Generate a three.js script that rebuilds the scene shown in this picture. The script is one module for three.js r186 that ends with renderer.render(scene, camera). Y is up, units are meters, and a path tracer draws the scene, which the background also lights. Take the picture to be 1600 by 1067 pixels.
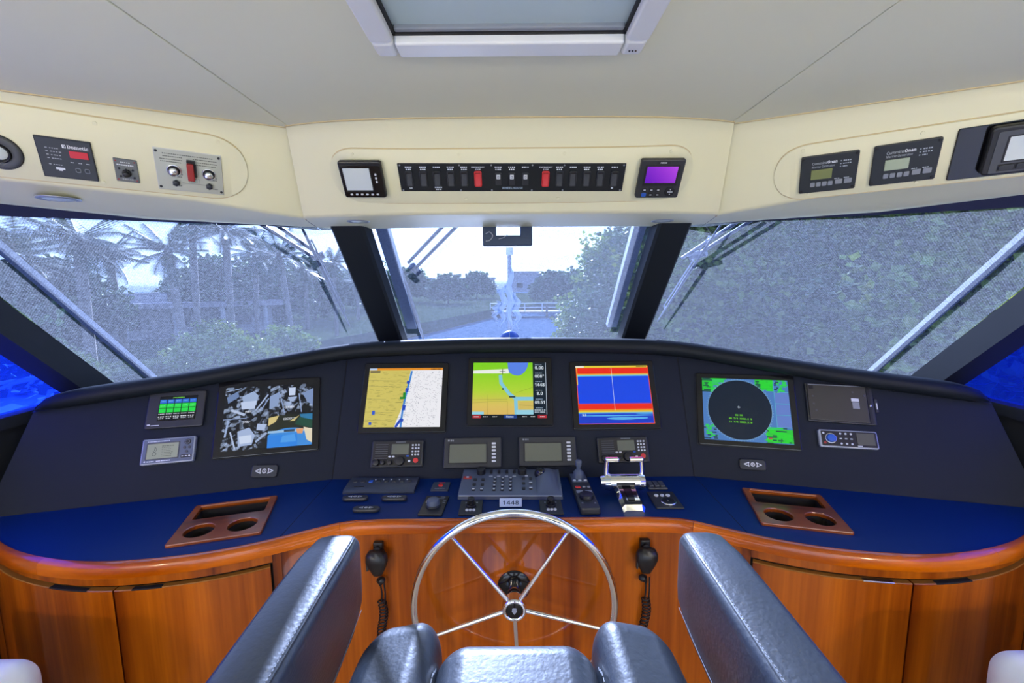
import * as THREE from 'three';
import { RoundedBoxGeometry } from 'three/addons/geometries/RoundedBoxGeometry.js';
import { mergeGeometries, mergeVertices, toCreasedNormals } from 'three/addons/utils/BufferGeometryUtils.js';
import { RectAreaLightUniformsLib } from 'three/addons/lights/RectAreaLightUniformsLib.js';
RectAreaLightUniformsLib.init();

// ------------------------------------------------------------------ camera, sky, sun, exposure
const V = (x, y, z) => new THREE.Vector3(x, y, z), R = (d) => (d * Math.PI) / 180;
const scene = new THREE.Scene();
const EYE = V(0, 1.72, 0), FOCAL = 711, FRAME_W = 1600, FRAME_H = 1067;
const camera = new THREE.PerspectiveCamera((2 * Math.atan(FRAME_H / 2 / FOCAL) * 180) / Math.PI, FRAME_W / FRAME_H, 0.02, 2000);
camera.position.copy(EYE);
camera.rotation.set(R(-7.45), 0, R(-0.5), 'XYZ');
camera.updateMatrixWorld(true);
const renderer = new THREE.WebGLRenderer({ antialias: true });
renderer.toneMapping = THREE.LinearToneMapping;
renderer.toneMappingExposure = 3.6;
renderer.shadowMap.enabled = true;
const SUN_AZ = R(-8), SUN_EL = R(24);
const SUN = V(Math.sin(SUN_AZ) * Math.cos(SUN_EL), Math.sin(SUN_EL), -Math.cos(SUN_AZ) * Math.cos(SUN_EL));
const SKY_LEVEL = 1.0, LAMP_POWER = 1.15;
{
  const w = 1024, h = 512, data = new Float32Array(w * h * 4);
  const hash = (x, y) => { const s = Math.sin(x * 127.1 + y * 311.7) * 43758.5453; return s - Math.floor(s); };
  const noise = (x, y) => { const i = Math.floor(x), j = Math.floor(y), a = x - i, b = y - j, u = a * a * (3 - 2 * a), v = b * b * (3 - 2 * b); return (hash(i, j) * (1 - u) + hash(i + 1, j) * u) * (1 - v) + (hash(i, j + 1) * (1 - u) + hash(i + 1, j + 1) * u) * v; };
  for (let r = 0; r < h; r++) {
    const lat = ((r + 0.5) / h - 0.5) * Math.PI, y = Math.sin(lat), c = Math.cos(lat);
    for (let k = 0; k < w; k++) {
      const lon = ((k + 0.5) / w - 0.5) * 2 * Math.PI, x = Math.cos(lon) * c, z = Math.sin(lon) * c;
      const up = Math.max(y, 0), t = Math.pow(up, 0.45);
      let col = [0.80 * (1 - t) + 0.20 * t, 0.90 * (1 - t) + 0.40 * t, 1.0 * (1 - t) + 0.86 * t];
      if (y > 0) {
        const s = 1.6 / (y + 0.12), px = x * s + 7, pz = z * s + 3;
        let n = 0; for (let o = 0, a = 0.5, f = 1; o < 5; o++, a *= 0.5, f *= 2.1) n += a * noise(px * f + o * 9.1, pz * f - o * 4.3);
        const cl = Math.min(1, Math.max(0, (n - 0.46) * 4.5)) * Math.min(1, y * 12);
        col = col.map((q, i) => q * (1 - 0.75 * cl) + [1.15, 1.16, 1.18][i] * 0.75 * cl);
      } else col = [0.42, 0.5, 0.56];
      const ang = Math.acos(Math.min(1, Math.max(-1, x * SUN.x + y * SUN.y + z * SUN.z)));
      const glow = y > -0.02 ? 2.2 * Math.exp(-ang / 0.20) + 0.9 * Math.exp(-ang / 0.55) : 0;
      const i = (r * w + k) * 4;
      data[i] = (col[0] + glow) * SKY_LEVEL; data[i + 1] = (col[1] + glow * 0.97) * SKY_LEVEL; data[i + 2] = (col[2] + glow * 0.92) * SKY_LEVEL; data[i + 3] = 1;
    }
  }
  const sky = new THREE.DataTexture(data, w, h, THREE.RGBAFormat, THREE.FloatType);
  sky.mapping = THREE.EquirectangularReflectionMapping; sky.magFilter = THREE.LinearFilter; sky.minFilter = THREE.LinearFilter; sky.needsUpdate = true;
  scene.background = sky; scene.environment = sky;
}
const sun = new THREE.DirectionalLight(new THREE.Color(1, 0.95, 0.86), 9.5);
sun.position.copy(SUN).multiplyScalar(40); sun.castShadow = true;
Object.assign(sun.shadow.camera, { left: -30, right: 30, top: 30, bottom: -30, near: 1, far: 120 });
sun.shadow.mapSize.set(2048, 2048);
scene.add(sun, sun.target);

// ------------------------------------------------------------------ helpers
let seed = 12345;
const rnd = () => { seed = (seed * 1664525 + 1013904223) >>> 0; return seed / 4294967296; };
const rr = (a, b) => a + (b - a) * rnd();
const taken = new Map();
const numbered = (n) => { const k = taken.get(n) ?? 0; taken.set(n, k + 1); return k ? `${n}_${String(k).padStart(3, '0')}` : n; };
const shadow = (m) => { m.castShadow = true; m.receiveShadow = true; return m; };
const bake = (g) => Array.isArray(g) ? mergeGeometries(g.map((q) => { const o = q.index ? q.toNonIndexed() : q.clone(); for (const k of Object.keys(o.attributes)) if (!['position', 'normal', 'uv'].includes(k)) o.deleteAttribute(k); if (!o.attributes.uv) o.setAttribute('uv', new THREE.BufferAttribute(new Float32Array(o.attributes.position.count * 2), 2)); return o; })) : g;
function part(parent, name, geo, mat, label) { const m = shadow(new THREE.Mesh(bake(geo), mat)); m.name = name; if (label) m.userData.label = label; parent.add(m); return m; }
function tag(o, label, category, group) { o.userData.label = label; o.userData.category = category; if (group) o.userData.group = group; return o; }
function thing(name, label, category, pos, group) { const g = new THREE.Group(); g.name = numbered(name); if (pos) g.position.copy(pos); scene.add(g); return tag(g, label, category, group); }
function solo(name, geo, mat, label, category, group) { const m = shadow(new THREE.Mesh(bake(geo), mat)); m.name = numbered(name); scene.add(m); return tag(m, label, category, group); }
function struct(name, geo, mat) { const m = shadow(new THREE.Mesh(bake(geo), mat)); m.name = numbered(name); m.userData.kind = 'structure'; scene.add(m); return m; }
// a surface: origin, right, up, out. Points on it are (right, up) in metres.
const surf = (o, u, v, n) => ({ o, u, v, n, m: new THREE.Matrix4().makeBasis(u, v, n).setPosition(o) });
const bearing = (az, el) => V(Math.sin(az) * Math.cos(el), Math.sin(el), Math.cos(az) * Math.cos(el));
const facing = (o, az, el, roll = 0) => { const n = bearing(az, el), u = V(Math.cos(az), 0, -Math.sin(az)), v = n.clone().cross(u); const u2 = u.clone().multiplyScalar(Math.cos(roll)).addScaledVector(v, Math.sin(roll)); return surf(o, u2, n.clone().cross(u2), n); };
// measures where a point seen in the photograph lies on a surface of the room
function on(px, py, s) {
  const d = V((px - FRAME_W / 2) / FOCAL, -(py - FRAME_H / 2) / FOCAL, -1).transformDirection(camera.matrixWorld);
  const t = s.o.clone().sub(EYE).dot(s.n) / d.dot(s.n), p = EYE.clone().addScaledVector(d, t);
  const q = p.clone().sub(s.o); return { p, u: q.dot(s.u), v: q.dot(s.v) };
}
function span(s, q) { // corners TL TR BR BL -> centre and size
  const P = []; for (let i = 0; i < 8; i += 2) P.push(on(q[i], q[i + 1], s));
  const len = (a, b) => Math.hypot(P[a].u - P[b].u, P[a].v - P[b].v);
  return { u: (P[0].u + P[1].u + P[2].u + P[3].u) / 4, v: (P[0].v + P[1].v + P[2].v + P[3].v) / 4, w: (len(0, 1) + len(3, 2)) / 2, h: (len(0, 3) + len(1, 2)) / 2, turn: Math.atan2(P[1].v - P[0].v + P[2].v - P[3].v, P[1].u - P[0].u + P[2].u - P[3].u) };
}
function mount(name, label, category, s, u, v, group, turn = 0, lift = 0) {
  const g = thing(name, label, category, null, group);
  g.quaternion.setFromRotationMatrix(s.m.clone().setPosition(0, 0, 0)); g.rotateZ(turn);
  g.position.copy(s.o).addScaledVector(s.u, u).addScaledVector(s.v, v).addScaledVector(s.n, lift);
  return g;
}
const rrect = (w, h, r, Type = THREE.Shape, cx = 0, cy = 0) => {
  const s = new Type(), a = w / 2, b = h / 2; r = Math.min(r, a, b);
  s.moveTo(cx - a + r, cy - b); s.lineTo(cx + a - r, cy - b); s.absarc(cx + a - r, cy - b + r, r, -Math.PI / 2, 0); s.lineTo(cx + a, cy + b - r); s.absarc(cx + a - r, cy + b - r, r, 0, Math.PI / 2);
  s.lineTo(cx - a + r, cy + b); s.absarc(cx - a + r, cy + b - r, r, Math.PI / 2, Math.PI); s.lineTo(cx - a, cy - b + r); s.absarc(cx - a + r, cy - b + r, r, Math.PI, Math.PI * 1.5); return s;
};
const ext = (shape, d, bev, z = 0, cs = 5) => new THREE.ExtrudeGeometry(shape, { depth: Math.max(d - 2 * bev, 1e-4), bevelEnabled: bev > 0, bevelThickness: bev, bevelSize: bev, bevelOffset: -bev, bevelSegments: 2, curveSegments: cs }).translate(0, 0, z + bev);
const plate = (w, h, d, r = 0.004, bev = 0.0015, x = 0, y = 0, z = 0) => ext(rrect(w, h, r), d, bev, z).translate(x, y, 0);
const ringPlate = (w, h, d, r, iw, ih, ir, bev = 0.001, x = 0, y = 0, z = 0, ix = 0, iy = 0) => { const s = rrect(w, h, r); s.holes.push(rrect(iw, ih, ir, THREE.Path, ix, iy)); return ext(s, d, bev, z).translate(x, y, 0); };
const lathe = (pts, seg = 24) => new THREE.LatheGeometry(pts.map(([r, y]) => new THREE.Vector2(r, y)), seg).rotateX(Math.PI / 2); // axis along z
const knob = (r, h, x = 0, y = 0, z = 0, seg = 24) => lathe([[r * 1.04, 0], [r, h * 0.85], [r * 0.86, h], [0, h]], seg).translate(x, y, z);
const disc = (r, h, x = 0, y = 0, z = 0, seg = 20) => lathe([[r, 0], [r, h * 0.8], [r * 0.93, h], [0, h]], seg).translate(x, y, z);
const box = (w, h, d, x = 0, y = 0, z = 0) => new THREE.BoxGeometry(w, h, d).translate(x, y, z);
const boxTo = (x0, x1, y0, y1, z0, z1) => box(x1 - x0, y1 - y0, z1 - z0, (x0 + x1) / 2, (y0 + y1) / 2, (z0 + z1) / 2);
const tube = (pts, r, n = 24, seg = 8, closed = false) => new THREE.TubeGeometry(new THREE.CatmullRomCurve3(pts, closed), n, r, seg, closed);
const rod = (a, b, r, r2 = r, seg = 8) => { const d = b.clone().sub(a), g = new THREE.CylinderGeometry(r2, r, d.length(), seg); g.applyQuaternion(new THREE.Quaternion().setFromUnitVectors(V(0, 1, 0), d.clone().normalize())); const c = a.clone().add(b).multiplyScalar(0.5); return g.translate(c.x, c.y, c.z); };
const screen = (w, h, z, x = 0, y = 0) => new THREE.PlaneGeometry(w, h).translate(x, y, z);
function loft(rows, closed = false, crease = 0.6, uvScale = 1) { // rows of points -> skin, uv in metres
  const n = rows[0].length, pos = [], uv = [], idx = []; let along = 0;
  rows.forEach((row, i) => { if (i) along += row[Math.floor(n / 2)].distanceTo(rows[i - 1][Math.floor(n / 2)]); let a = 0; row.forEach((p, j) => { if (j) a += p.distanceTo(row[j - 1]); pos.push(p.x, p.y, p.z); uv.push(along * uvScale, a * uvScale); }); });
  for (let i = 0; i + 1 < rows.length; i++) for (let j = 0; j + (closed ? 0 : 1) < n; j++) { const k = (j + 1) % n, a = i * n + j, b = i * n + k, c = a + n, d = b + n; idx.push(a, c, b, b, c, d); }
  const g = new THREE.BufferGeometry(); g.setAttribute('position', new THREE.Float32BufferAttribute(pos, 3)); g.setAttribute('uv', new THREE.Float32BufferAttribute(uv, 2)); g.setIndex(idx);
  return toCreasedNormals(g, crease);
}
const cap = (row) => { const g = new THREE.BufferGeometry(), c = row.reduce((a, p) => a.add(p), V(0, 0, 0)).multiplyScalar(1 / row.length), pos = []; row.forEach((p, i) => { const q = row[(i + 1) % row.length]; pos.push(c.x, c.y, c.z, p.x, p.y, p.z, q.x, q.y, q.z); }); g.setAttribute('position', new THREE.Float32BufferAttribute(pos, 3)); g.computeVertexNormals(); return g; };
const polyShape = (pts) => { const s = new THREE.Shape(); pts.forEach(([x, y], i) => (i ? s.lineTo(x, y) : s.moveTo(x, y))); return s; };

// ------------------------------------------------------------------ materials
const lin = (r, g, b) => new THREE.Color().setRGB(r, g, b);
const mat = (c, rough = 0.6, o = {}) => new THREE.MeshPhysicalMaterial({ color: Array.isArray(c) ? lin(...c) : new THREE.Color(c), roughness: rough, ...o });
function dataTex(w, h, f, srgb = false) { const d = new Uint8Array(w * h * 4); for (let y = 0; y < h; y++) for (let x = 0; x < w; x++) { const c = f(x, y, w, h); d.set([...c.map((q) => Math.max(0, Math.min(255, Math.round(q * 255)))), 255], (y * w + x) * 4); } const t = new THREE.DataTexture(d, w, h); t.wrapS = t.wrapT = THREE.RepeatWrapping; t.magFilter = THREE.LinearFilter; t.minFilter = THREE.LinearFilter; if (srgb) t.colorSpace = THREE.SRGBColorSpace; t.needsUpdate = true; return t; }
const h2 = (x, y) => { const s = Math.sin(x * 12.9898 + y * 78.233) * 43758.5453; return s - Math.floor(s); };
const vn = (x, y, px, py) => { const i = Math.floor(x), j = Math.floor(y), a = x - i, b = y - j, u = a * a * (3 - 2 * a), v = b * b * (3 - 2 * b), m = (q, n) => ((q % n) + n) % n; const H = (p, q) => h2(m(p, px), m(q, py)); return (H(i, j) * (1 - u) + H(i + 1, j) * u) * (1 - v) + (H(i, j + 1) * (1 - u) + H(i + 1, j + 1) * u) * v; };
const fbm = (x, y, px, py, o = 4) => { let s = 0, a = 0.5; for (let k = 0; k < o; k++, a *= 0.5) { s += a * vn(x, y, px, py); x *= 2; y *= 2; px *= 2; py *= 2; } return s; };
// straight-grained varnished teak, 1 tile = 1 m across the grain, 2 m along it
const woodTex = dataTex(1024, 512, (x, y, w, h) => {
  const u = x / w, v = y / h, g = fbm(u * 24, v * 3, 24, 3, 5), f = fbm(u * 120, v * 6, 120, 6, 3), p = fbm(u * 6, v * 1, 6, 1, 2);
  const t = 0.5 + 0.75 * (g - 0.48) + 0.32 * (f - 0.45) + 0.45 * (p - 0.4);
  return [0.42 + 0.40 * t, 0.16 + 0.28 * t, 0.0 + 0.03 * t];
}, true);
const woodMap = (across, along, turn = 0) => { const t = woodTex.clone(); t.repeat.set(across, along); t.rotation = turn; t.needsUpdate = true; return t; };
const grainBump = dataTex(256, 256, (x, y) => { const q = fbm(x / 256 * 34, y / 256 * 34, 34, 34, 3); return [q, q, q]; });
const weave = dataTex(256, 256, (x, y) => { const a = Math.sin(x / 256 * Math.PI * 2 * 32), b = Math.sin(y / 256 * Math.PI * 2 * 32), q = 0.80 + 0.12 * a * b + 0.22 * (h2(x >> 2, y >> 2) - 0.5); return [q, q, q]; });
weave.repeat.set(3.5, 3.5);
const M = {
  ceiling: mat([0.82, 0.81, 0.60], 0.75, { bumpMap: grainBump, bumpScale: 0.0004 }),
  cream: mat([0.82, 0.79, 0.52], 0.5, { bumpMap: grainBump, bumpScale: 0.0002 }),
  creamPlate: mat([0.80, 0.77, 0.51], 0.45),
  piping: mat([0.62, 0.50, 0.25], 0.6),
  white: mat([0.78, 0.79, 0.77], 0.4),
  shade: mat([0.54, 0.66, 0.66], 0.8),
  dash: mat([0.012, 0.016, 0.026], 0.6, { specularIntensity: 0.35, bumpMap: grainBump, bumpScale: 0.0003 }),
  dashTop: mat([0.007, 0.010, 0.012], 0.55, { specularIntensity: 0.45, bumpMap: grainBump, bumpScale: 0.0003 }),
  desk: mat([0.002, 0.020, 0.11], 0.42, { specularIntensity: 0.28 }),
  seam: mat([0.004, 0.004, 0.005], 0.8),
  wood: mat([1, 1, 1], 0.4, { map: woodMap(1, 0.5), specularIntensity: 0.3, clearcoat: 0.6, clearcoatRoughness: 0.05 }),
  woodRim: mat([1.8, 1.85, 0.6], 0.3, { specularIntensity: 0.4, map: woodMap(0.5, 1, Math.PI / 2), clearcoat: 0.6, clearcoatRoughness: 0.08 }),
  woodTray: mat([0.85, 0.8, 0.8], 0.35, { map: woodMap(0.5, 1, Math.PI / 2), clearcoat: 0.7, clearcoatRoughness: 0.15 }),
  woodEdge: mat([0.34, 0.14, 0.02], 0.35),
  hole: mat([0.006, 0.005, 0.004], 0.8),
  chrome: mat([0.86, 0.87, 0.88], 0.07, { metalness: 1 }),
  steel: mat([0.72, 0.72, 0.70], 0.28, { metalness: 1 }),
  steelPlate: mat([0.66, 0.67, 0.62], 0.35, { metalness: 0.75 }),
  black: mat([0.008, 0.008, 0.009], 0.4),
  blackGloss: mat([0.006, 0.006, 0.007], 0.12),
  blackMatte: mat([0.012, 0.012, 0.013], 0.7),
  charcoal: mat([0.022, 0.024, 0.027], 0.45),
  grey: mat([0.07, 0.075, 0.085], 0.45),
  greyBlue: mat([0.085, 0.105, 0.15], 0.4),
  slate: mat([0.035, 0.045, 0.065], 0.4),
  greyLight: mat([0.24, 0.26, 0.29], 0.4),
  silver: mat([0.33, 0.36, 0.42], 0.35, { metalness: 0.3 }),
  lens: mat([0.42, 0.45, 0.43], 0.25),
  lcd: mat([0.13, 0.14, 0.10], 0.22),
  lcdGreen: mat([0.20, 0.23, 0.09], 0.22),
  lcdPale: mat([0.62, 0.68, 0.66], 0.2),
  key: mat([0.62, 0.65, 0.68], 0.5),
  keyDark: mat([0.03, 0.033, 0.038], 0.5),
  red: mat([0.62, 0.03, 0.03], 0.35),
  redDark: mat([0.36, 0.03, 0.025], 0.4),
  blue: mat([0.02, 0.10, 0.45], 0.35),
  leather: mat([0.026, 0.036, 0.052], 0.46, { bumpMap: (() => { const t = grainBump.clone(); t.repeat.set(5, 5); t.needsUpdate = true; return t; })(), bumpScale: 0.0007, clearcoat: 0.5, clearcoatRoughness: 0.32 }),
  thread: mat([0.30, 0.33, 0.38], 0.6),
  whiteLeather: mat([0.80, 0.81, 0.80], 0.45, { bumpMap: grainBump, bumpScale: 0.0004 }),
  lining: mat([0.010, 0.011, 0.014], 0.7),
  wall: mat([0.62, 0.57, 0.45], 0.7),
  carpet: mat([0.42, 0.36, 0.27], 0.95),
  post: mat([0.010, 0.013, 0.016], 0.55),
  glass: mat([0.95, 0.98, 1.0], 0.0, { transmission: 1, thickness: 0, ior: 1.3 }),
  mesh: mat([0.26, 0.335, 0.585], 1, { transmission: 1, thickness: 0, ior: 1.05, map: weave, roughnessMap: weave, roughness: 0.34 }),
  hem: mat([0.008, 0.012, 0.05], 0.8),
  blueGlass: mat([0.008, 0.042, 1.0], 0.44, { transmission: 1, thickness: 0, ior: 1.2 }),
  gel: mat([0.74, 0.76, 0.75], 0.35),
};

// ------------------------------------------------------------------ printed faces and screens
function canvas(w, h, draw) { const c = document.createElement('canvas'); c.width = w; c.height = h; const g = c.getContext('2d'); draw(g, w, h); const t = new THREE.CanvasTexture(c); t.colorSpace = THREE.SRGBColorSpace; t.magFilter = THREE.LinearFilter; return t; }
const printed = (t, rough = 0.45, o = {}) => new THREE.MeshPhysicalMaterial({ map: t, roughness: rough, ...o });
const glowing = (t, k = 1) => new THREE.MeshPhysicalMaterial({ color: 0x000000, roughness: 0.18, emissive: 0xffffff, emissiveMap: t, emissiveIntensity: k });
const F = (g, s, css = '#e8eaec', font = 'sans-serif', weight = 'bold') => { g.fillStyle = css; g.font = `${weight} ${s}px ${font}`; };
const dashes = (g, x, y, w, n, s, css = '#c8ccd0') => { g.fillStyle = css; let p = x; for (let i = 0; i < n; i++) { const q = (w / n) * (0.55 + 0.35 * h2(i + x, y)); g.fillRect(p, y, q, s); p += w / n; } };
const T = {};
T.cctv = canvas(512, 384, (g, w, h) => {
  g.fillStyle = '#0b0f14'; g.fillRect(0, 0, w, h);
  const q = (x, y, f) => { g.save(); g.beginPath(); g.rect(x, y, 256, 192); g.clip(); g.translate(x, y); f(); g.restore(); };
  const blob = (css, pts) => { g.fillStyle = css; g.beginPath(); pts.forEach((p, i) => (i ? g.lineTo(...p) : g.moveTo(...p))); g.closePath(); g.fill(); };
  const speck = (s, n) => { n *= 4; for (let i = 0; i < n; i++) { const v = h2(i * 3.1, s), a = h2(i, s * 1.7), b = h2(i * 1.9, s + 3); g.fillStyle = v > 0.55 ? `rgba(170,190,225,${0.75 * v})` : `rgba(8,12,22,${0.75})`; g.beginPath(); g.ellipse(a * 256, b * 192, 4 + 26 * h2(i, s + 9), 2 + 12 * h2(i + 5, s), v * 3, 0, 7); g.fill(); } };
  const bar = (css, w2, ...p) => { g.strokeStyle = css; g.lineWidth = w2; g.beginPath(); g.moveTo(p[0], p[1]); g.lineTo(p[2], p[3]); g.stroke(); };
  q(0, 0, () => { speck(1, 40); blob('#9fb4d8', [[95, 60], [160, 30], [190, 60], [180, 120], [110, 125]]); blob('#c2d2f0', [[90, 95], [180, 90], [172, 140], [100, 140]]); blob('#7088b4', [[10, 60], [70, 25], [80, 60], [20, 100]]); bar('#a9bce0', 9, 180, 150, 245, 55); bar('#8fa6d0', 7, 205, 160, 250, 80); bar('#b8c8e6', 16, 40, 140, 120, 175); bar('#93a8cc', 6, 5, 25, 90, 8); F(g, 15, '#eef3ff', 'monospace'); g.fillText('PORT', 120, 162); });
  q(256, 0, () => { speck(2, 44); blob('#c9d8f4', [[110, 20], [150, 20], [148, 70], [112, 70]]); blob('#8da3cc', [[0, 70], [60, 40], [50, 130], [0, 150]]); blob('#7f96c2', [[190, 60], [256, 30], [256, 140], [225, 120]]); blob('#a5b8dc', [[105, 80], [160, 80], [140, 110], [120, 110]]); bar('#96acd6', 6, 60, 60, 90, 180); bar('#96acd6', 6, 170, 60, 190, 180); F(g, 16, '#eef3ff', 'monospace'); g.fillText('CENTER', 88, 150); });
  q(0, 192, () => { speck(3, 46); blob('#a6b9de', [[85, 80], [150, 60], [185, 110], [170, 165], [95, 170]]); blob('#d0def6', [[95, 110], [165, 105], [170, 150], [105, 155]]); blob('#b0c2e4', [[195, 40], [245, 50], [235, 85], [190, 80]]); bar('#9db2d8', 11, 30, 10, 18, 110); bar('#b7c8e8', 9, 45, 80, 80, 185); bar('#a2b6da', 13, 190, 150, 250, 100); bar('#8b9fc6', 5, 0, 4, 130, 2); F(g, 16, '#eef3ff', 'monospace'); g.fillText('STBD', 110, 32); });
  q(256, 192, () => { g.fillStyle = '#20261c'; g.fillRect(0, 0, 256, 192); blob('#2b78a8', [[180, 0], [256, 0], [256, 60], [190, 30]]); blob('#174a3a', [[180, 18], [256, 40], [256, 90], [150, 60]]); blob('#d8c684', [[0, 12], [60, 0], [40, 40], [0, 60]]); blob('#c8b878', [[120, 40], [180, 5], [150, 40]]); g.fillStyle = '#3f8fe0'; g.beginPath(); g.ellipse(128, 190, 170, 110, 0, 0, 7); g.fill(); g.fillStyle = '#2a86e8'; g.fillRect(0, 120, 170, 80); g.fillStyle = '#9cc4e8'; g.fillRect(0, 92, 256, 14); g.fillStyle = '#34465c'; g.fillRect(92, 90, 62, 14); blob('#e8dcc0', [[205, 80], [256, 95], [256, 180], [225, 160]]); blob('#e0a070', [[160, 88], [205, 90], [200, 120], [170, 118]]); blob('#4ea0f0', [[85, 125], [155, 120], [165, 165], [75, 165]]); F(g, 17, '#eef3ff', 'monospace'); g.fillText('COCKPIT', 84, 30); });
});
T.chart = canvas(512, 400, (g, w, h) => {
  g.fillStyle = '#d6c866'; g.fillRect(0, 0, w, h); g.fillStyle = '#f4f4fa'; g.beginPath(); g.moveTo(290, 0); g.lineTo(w, 0); g.lineTo(w, h); g.lineTo(205, h); g.lineTo(255, 250); g.closePath(); g.fill();
  for (let i = 0; i < 260; i++) { const x = h2(i, 1) * 270, y = 24 + h2(i, 2) * 370; g.fillStyle = `rgba(70,70,30,${0.2 + 0.35 * h2(i, 3)})`; g.fillRect(x, y, 4 + 34 * h2(i, 4), 1.6); }
  g.strokeStyle = 'rgba(90,90,60,.6)'; g.lineWidth = 1.5; for (const y of [84, 124, 210, 300, 352]) { g.beginPath(); g.moveTo(0, y); g.lineTo(120 + h2(y, 1) * 120, y + 6); g.stroke(); }
  for (let i = 0; i < 420; i++) { const y = 20 + h2(i, 6) * 375, x = 290 - (y / h) * 70 + 14 + h2(i, 5) * 230; if (x < w) { g.fillStyle = 'rgba(50,60,80,.75)'; g.fillRect(x, y, 4, 2); } }
  g.strokeStyle = 'rgba(150,150,170,.6)'; g.beginPath(); g.arc(380, 150, 60, 1.5, 4.2); g.stroke(); g.beginPath(); g.arc(400, 150, 60, 1.5, 4.2); g.stroke();
  g.strokeStyle = '#3a86d8'; g.lineWidth = 13; g.beginPath(); g.moveTo(296, 20); g.bezierCurveTo(285, 120, 250, 220, 250, 400); g.stroke();
  g.strokeStyle = '#1846c0'; g.lineWidth = 22; for (const [a, b] of [[90, 110], [140, 165], [255, 290], [345, 365]]) { g.beginPath(); g.moveTo(288 - a * 0.1, a); g.lineTo(288 - b * 0.1, b); g.stroke(); }
  g.fillStyle = '#1c8c2c'; g.fillRect(248, 170, 18, 44); g.fillRect(228, 200, 22, 14); g.fillStyle = '#2a5ad0'; g.fillRect(48, 292, 20, 26); g.fillRect(34, 368, 18, 16);
  g.strokeStyle = '#1846c0'; g.lineWidth = 16; g.beginPath(); g.moveTo(215, 400); g.lineTo(250, 345); g.stroke();
  g.fillStyle = '#e8921e'; g.fillRect(0, 0, w, 15); g.fillStyle = '#bcd0f0'; g.fillRect(0, 0, 52, 14); g.fillStyle = '#6a6048'; g.fillRect(6, 18, 70, 14); dashes(g, 430, 5, 76, 7, 5, '#5a3806');
});
T.nav = canvas(512, 400, (g, w, h) => {
  const gr = g.createLinearGradient(0, 0, 0, h); gr.addColorStop(0, '#7ed81a'); gr.addColorStop(0.5, '#b4dc34'); gr.addColorStop(0.75, '#e0c860'); gr.addColorStop(1, '#e2b866'); g.fillStyle = gr; g.fillRect(0, 0, 416, 372);
  g.fillStyle = '#f2f6ee'; g.beginPath(); g.moveTo(0, 58); g.lineTo(250, 46); g.lineTo(250, 80); g.lineTo(0, 80); g.fill();
  g.fillStyle = '#5a86ee'; g.beginPath(); g.moveTo(240, 0); g.lineTo(385, 0); g.bezierCurveTo(382, 60, 340, 96, 310, 96); g.bezierCurveTo(270, 92, 244, 76, 244, 40); g.fill();
  g.strokeStyle = '#86cce4'; g.lineJoin = 'round'; g.lineWidth = 24; g.beginPath(); g.moveTo(190, 90); g.lineTo(195, 150); g.lineTo(250, 225); g.lineTo(296, 262); g.lineTo(300, 372); g.stroke(); g.lineWidth = 26; g.beginPath(); g.moveTo(296, 262); g.lineTo(416, 262); g.stroke(); g.fillStyle = '#9ad6e8'; g.fillRect(300, 340, 116, 32); g.fillRect(0, 352, 80, 20);
  g.fillStyle = '#d8c060'; g.fillRect(318, 284, 98, 56); g.strokeStyle = 'rgba(90,90,30,.7)'; g.lineWidth = 1.6; for (const p of [[0, 268, 240, 264], [105, 232, 105, 372], [110, 280, 240, 280], [240, 280, 240, 372], [300, 220, 416, 180], [320, 306, 416, 312], [0, 290, 105, 284]]) { g.beginPath(); g.moveTo(p[0], p[1]); g.lineTo(p[2], p[3]); g.stroke(); }
  g.strokeStyle = '#101820'; g.lineWidth = 4; g.beginPath(); g.moveTo(205, 46); g.lineTo(205, 86); g.moveTo(184, 66); g.lineTo(226, 66); g.stroke(); g.fillStyle = '#303838'; g.fillRect(250, 244, 44, 10); g.fillRect(202, 186, 12, 12);
  g.fillStyle = '#0a1c2a'; g.fillRect(416, 0, 96, 372); const rows = ['0.00', '008°', '1448', '8.0', '09:51', ':'];
  rows.forEach((s, i) => { dashes(g, 432, 14 + i * 62, 52, 4, 5, '#9fb4c4'); F(g, i === 4 ? 29 : 32, '#dfeaf2'); g.textAlign = 'center'; if (i < 5) g.fillText(s, 462, 50 + i * 62); else { dashes(g, 424, 338, 76, 6, 7, '#cfdce8'); dashes(g, 424, 352, 76, 6, 7, '#cfdce8'); } });
  g.fillStyle = '#b8c4d0'; g.fillRect(504, 0, 4, 372);
  g.fillStyle = '#05080c'; g.fillRect(0, 372, w, 28); g.fillStyle = '#123a86'; g.fillRect(216, 374, 88, 24); F(g, 18, '#e8f2ff'); g.fillText('Home', 256, 393); g.fillStyle = '#b02430'; g.fillRect(4, 375, 56, 22); g.fillRect(444, 375, 60, 22); for (const x of [14, 76, 140, 340, 396, 460]) dashes(g, x, 384, 34, 3, 6, '#e6e8ea');
});
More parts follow.
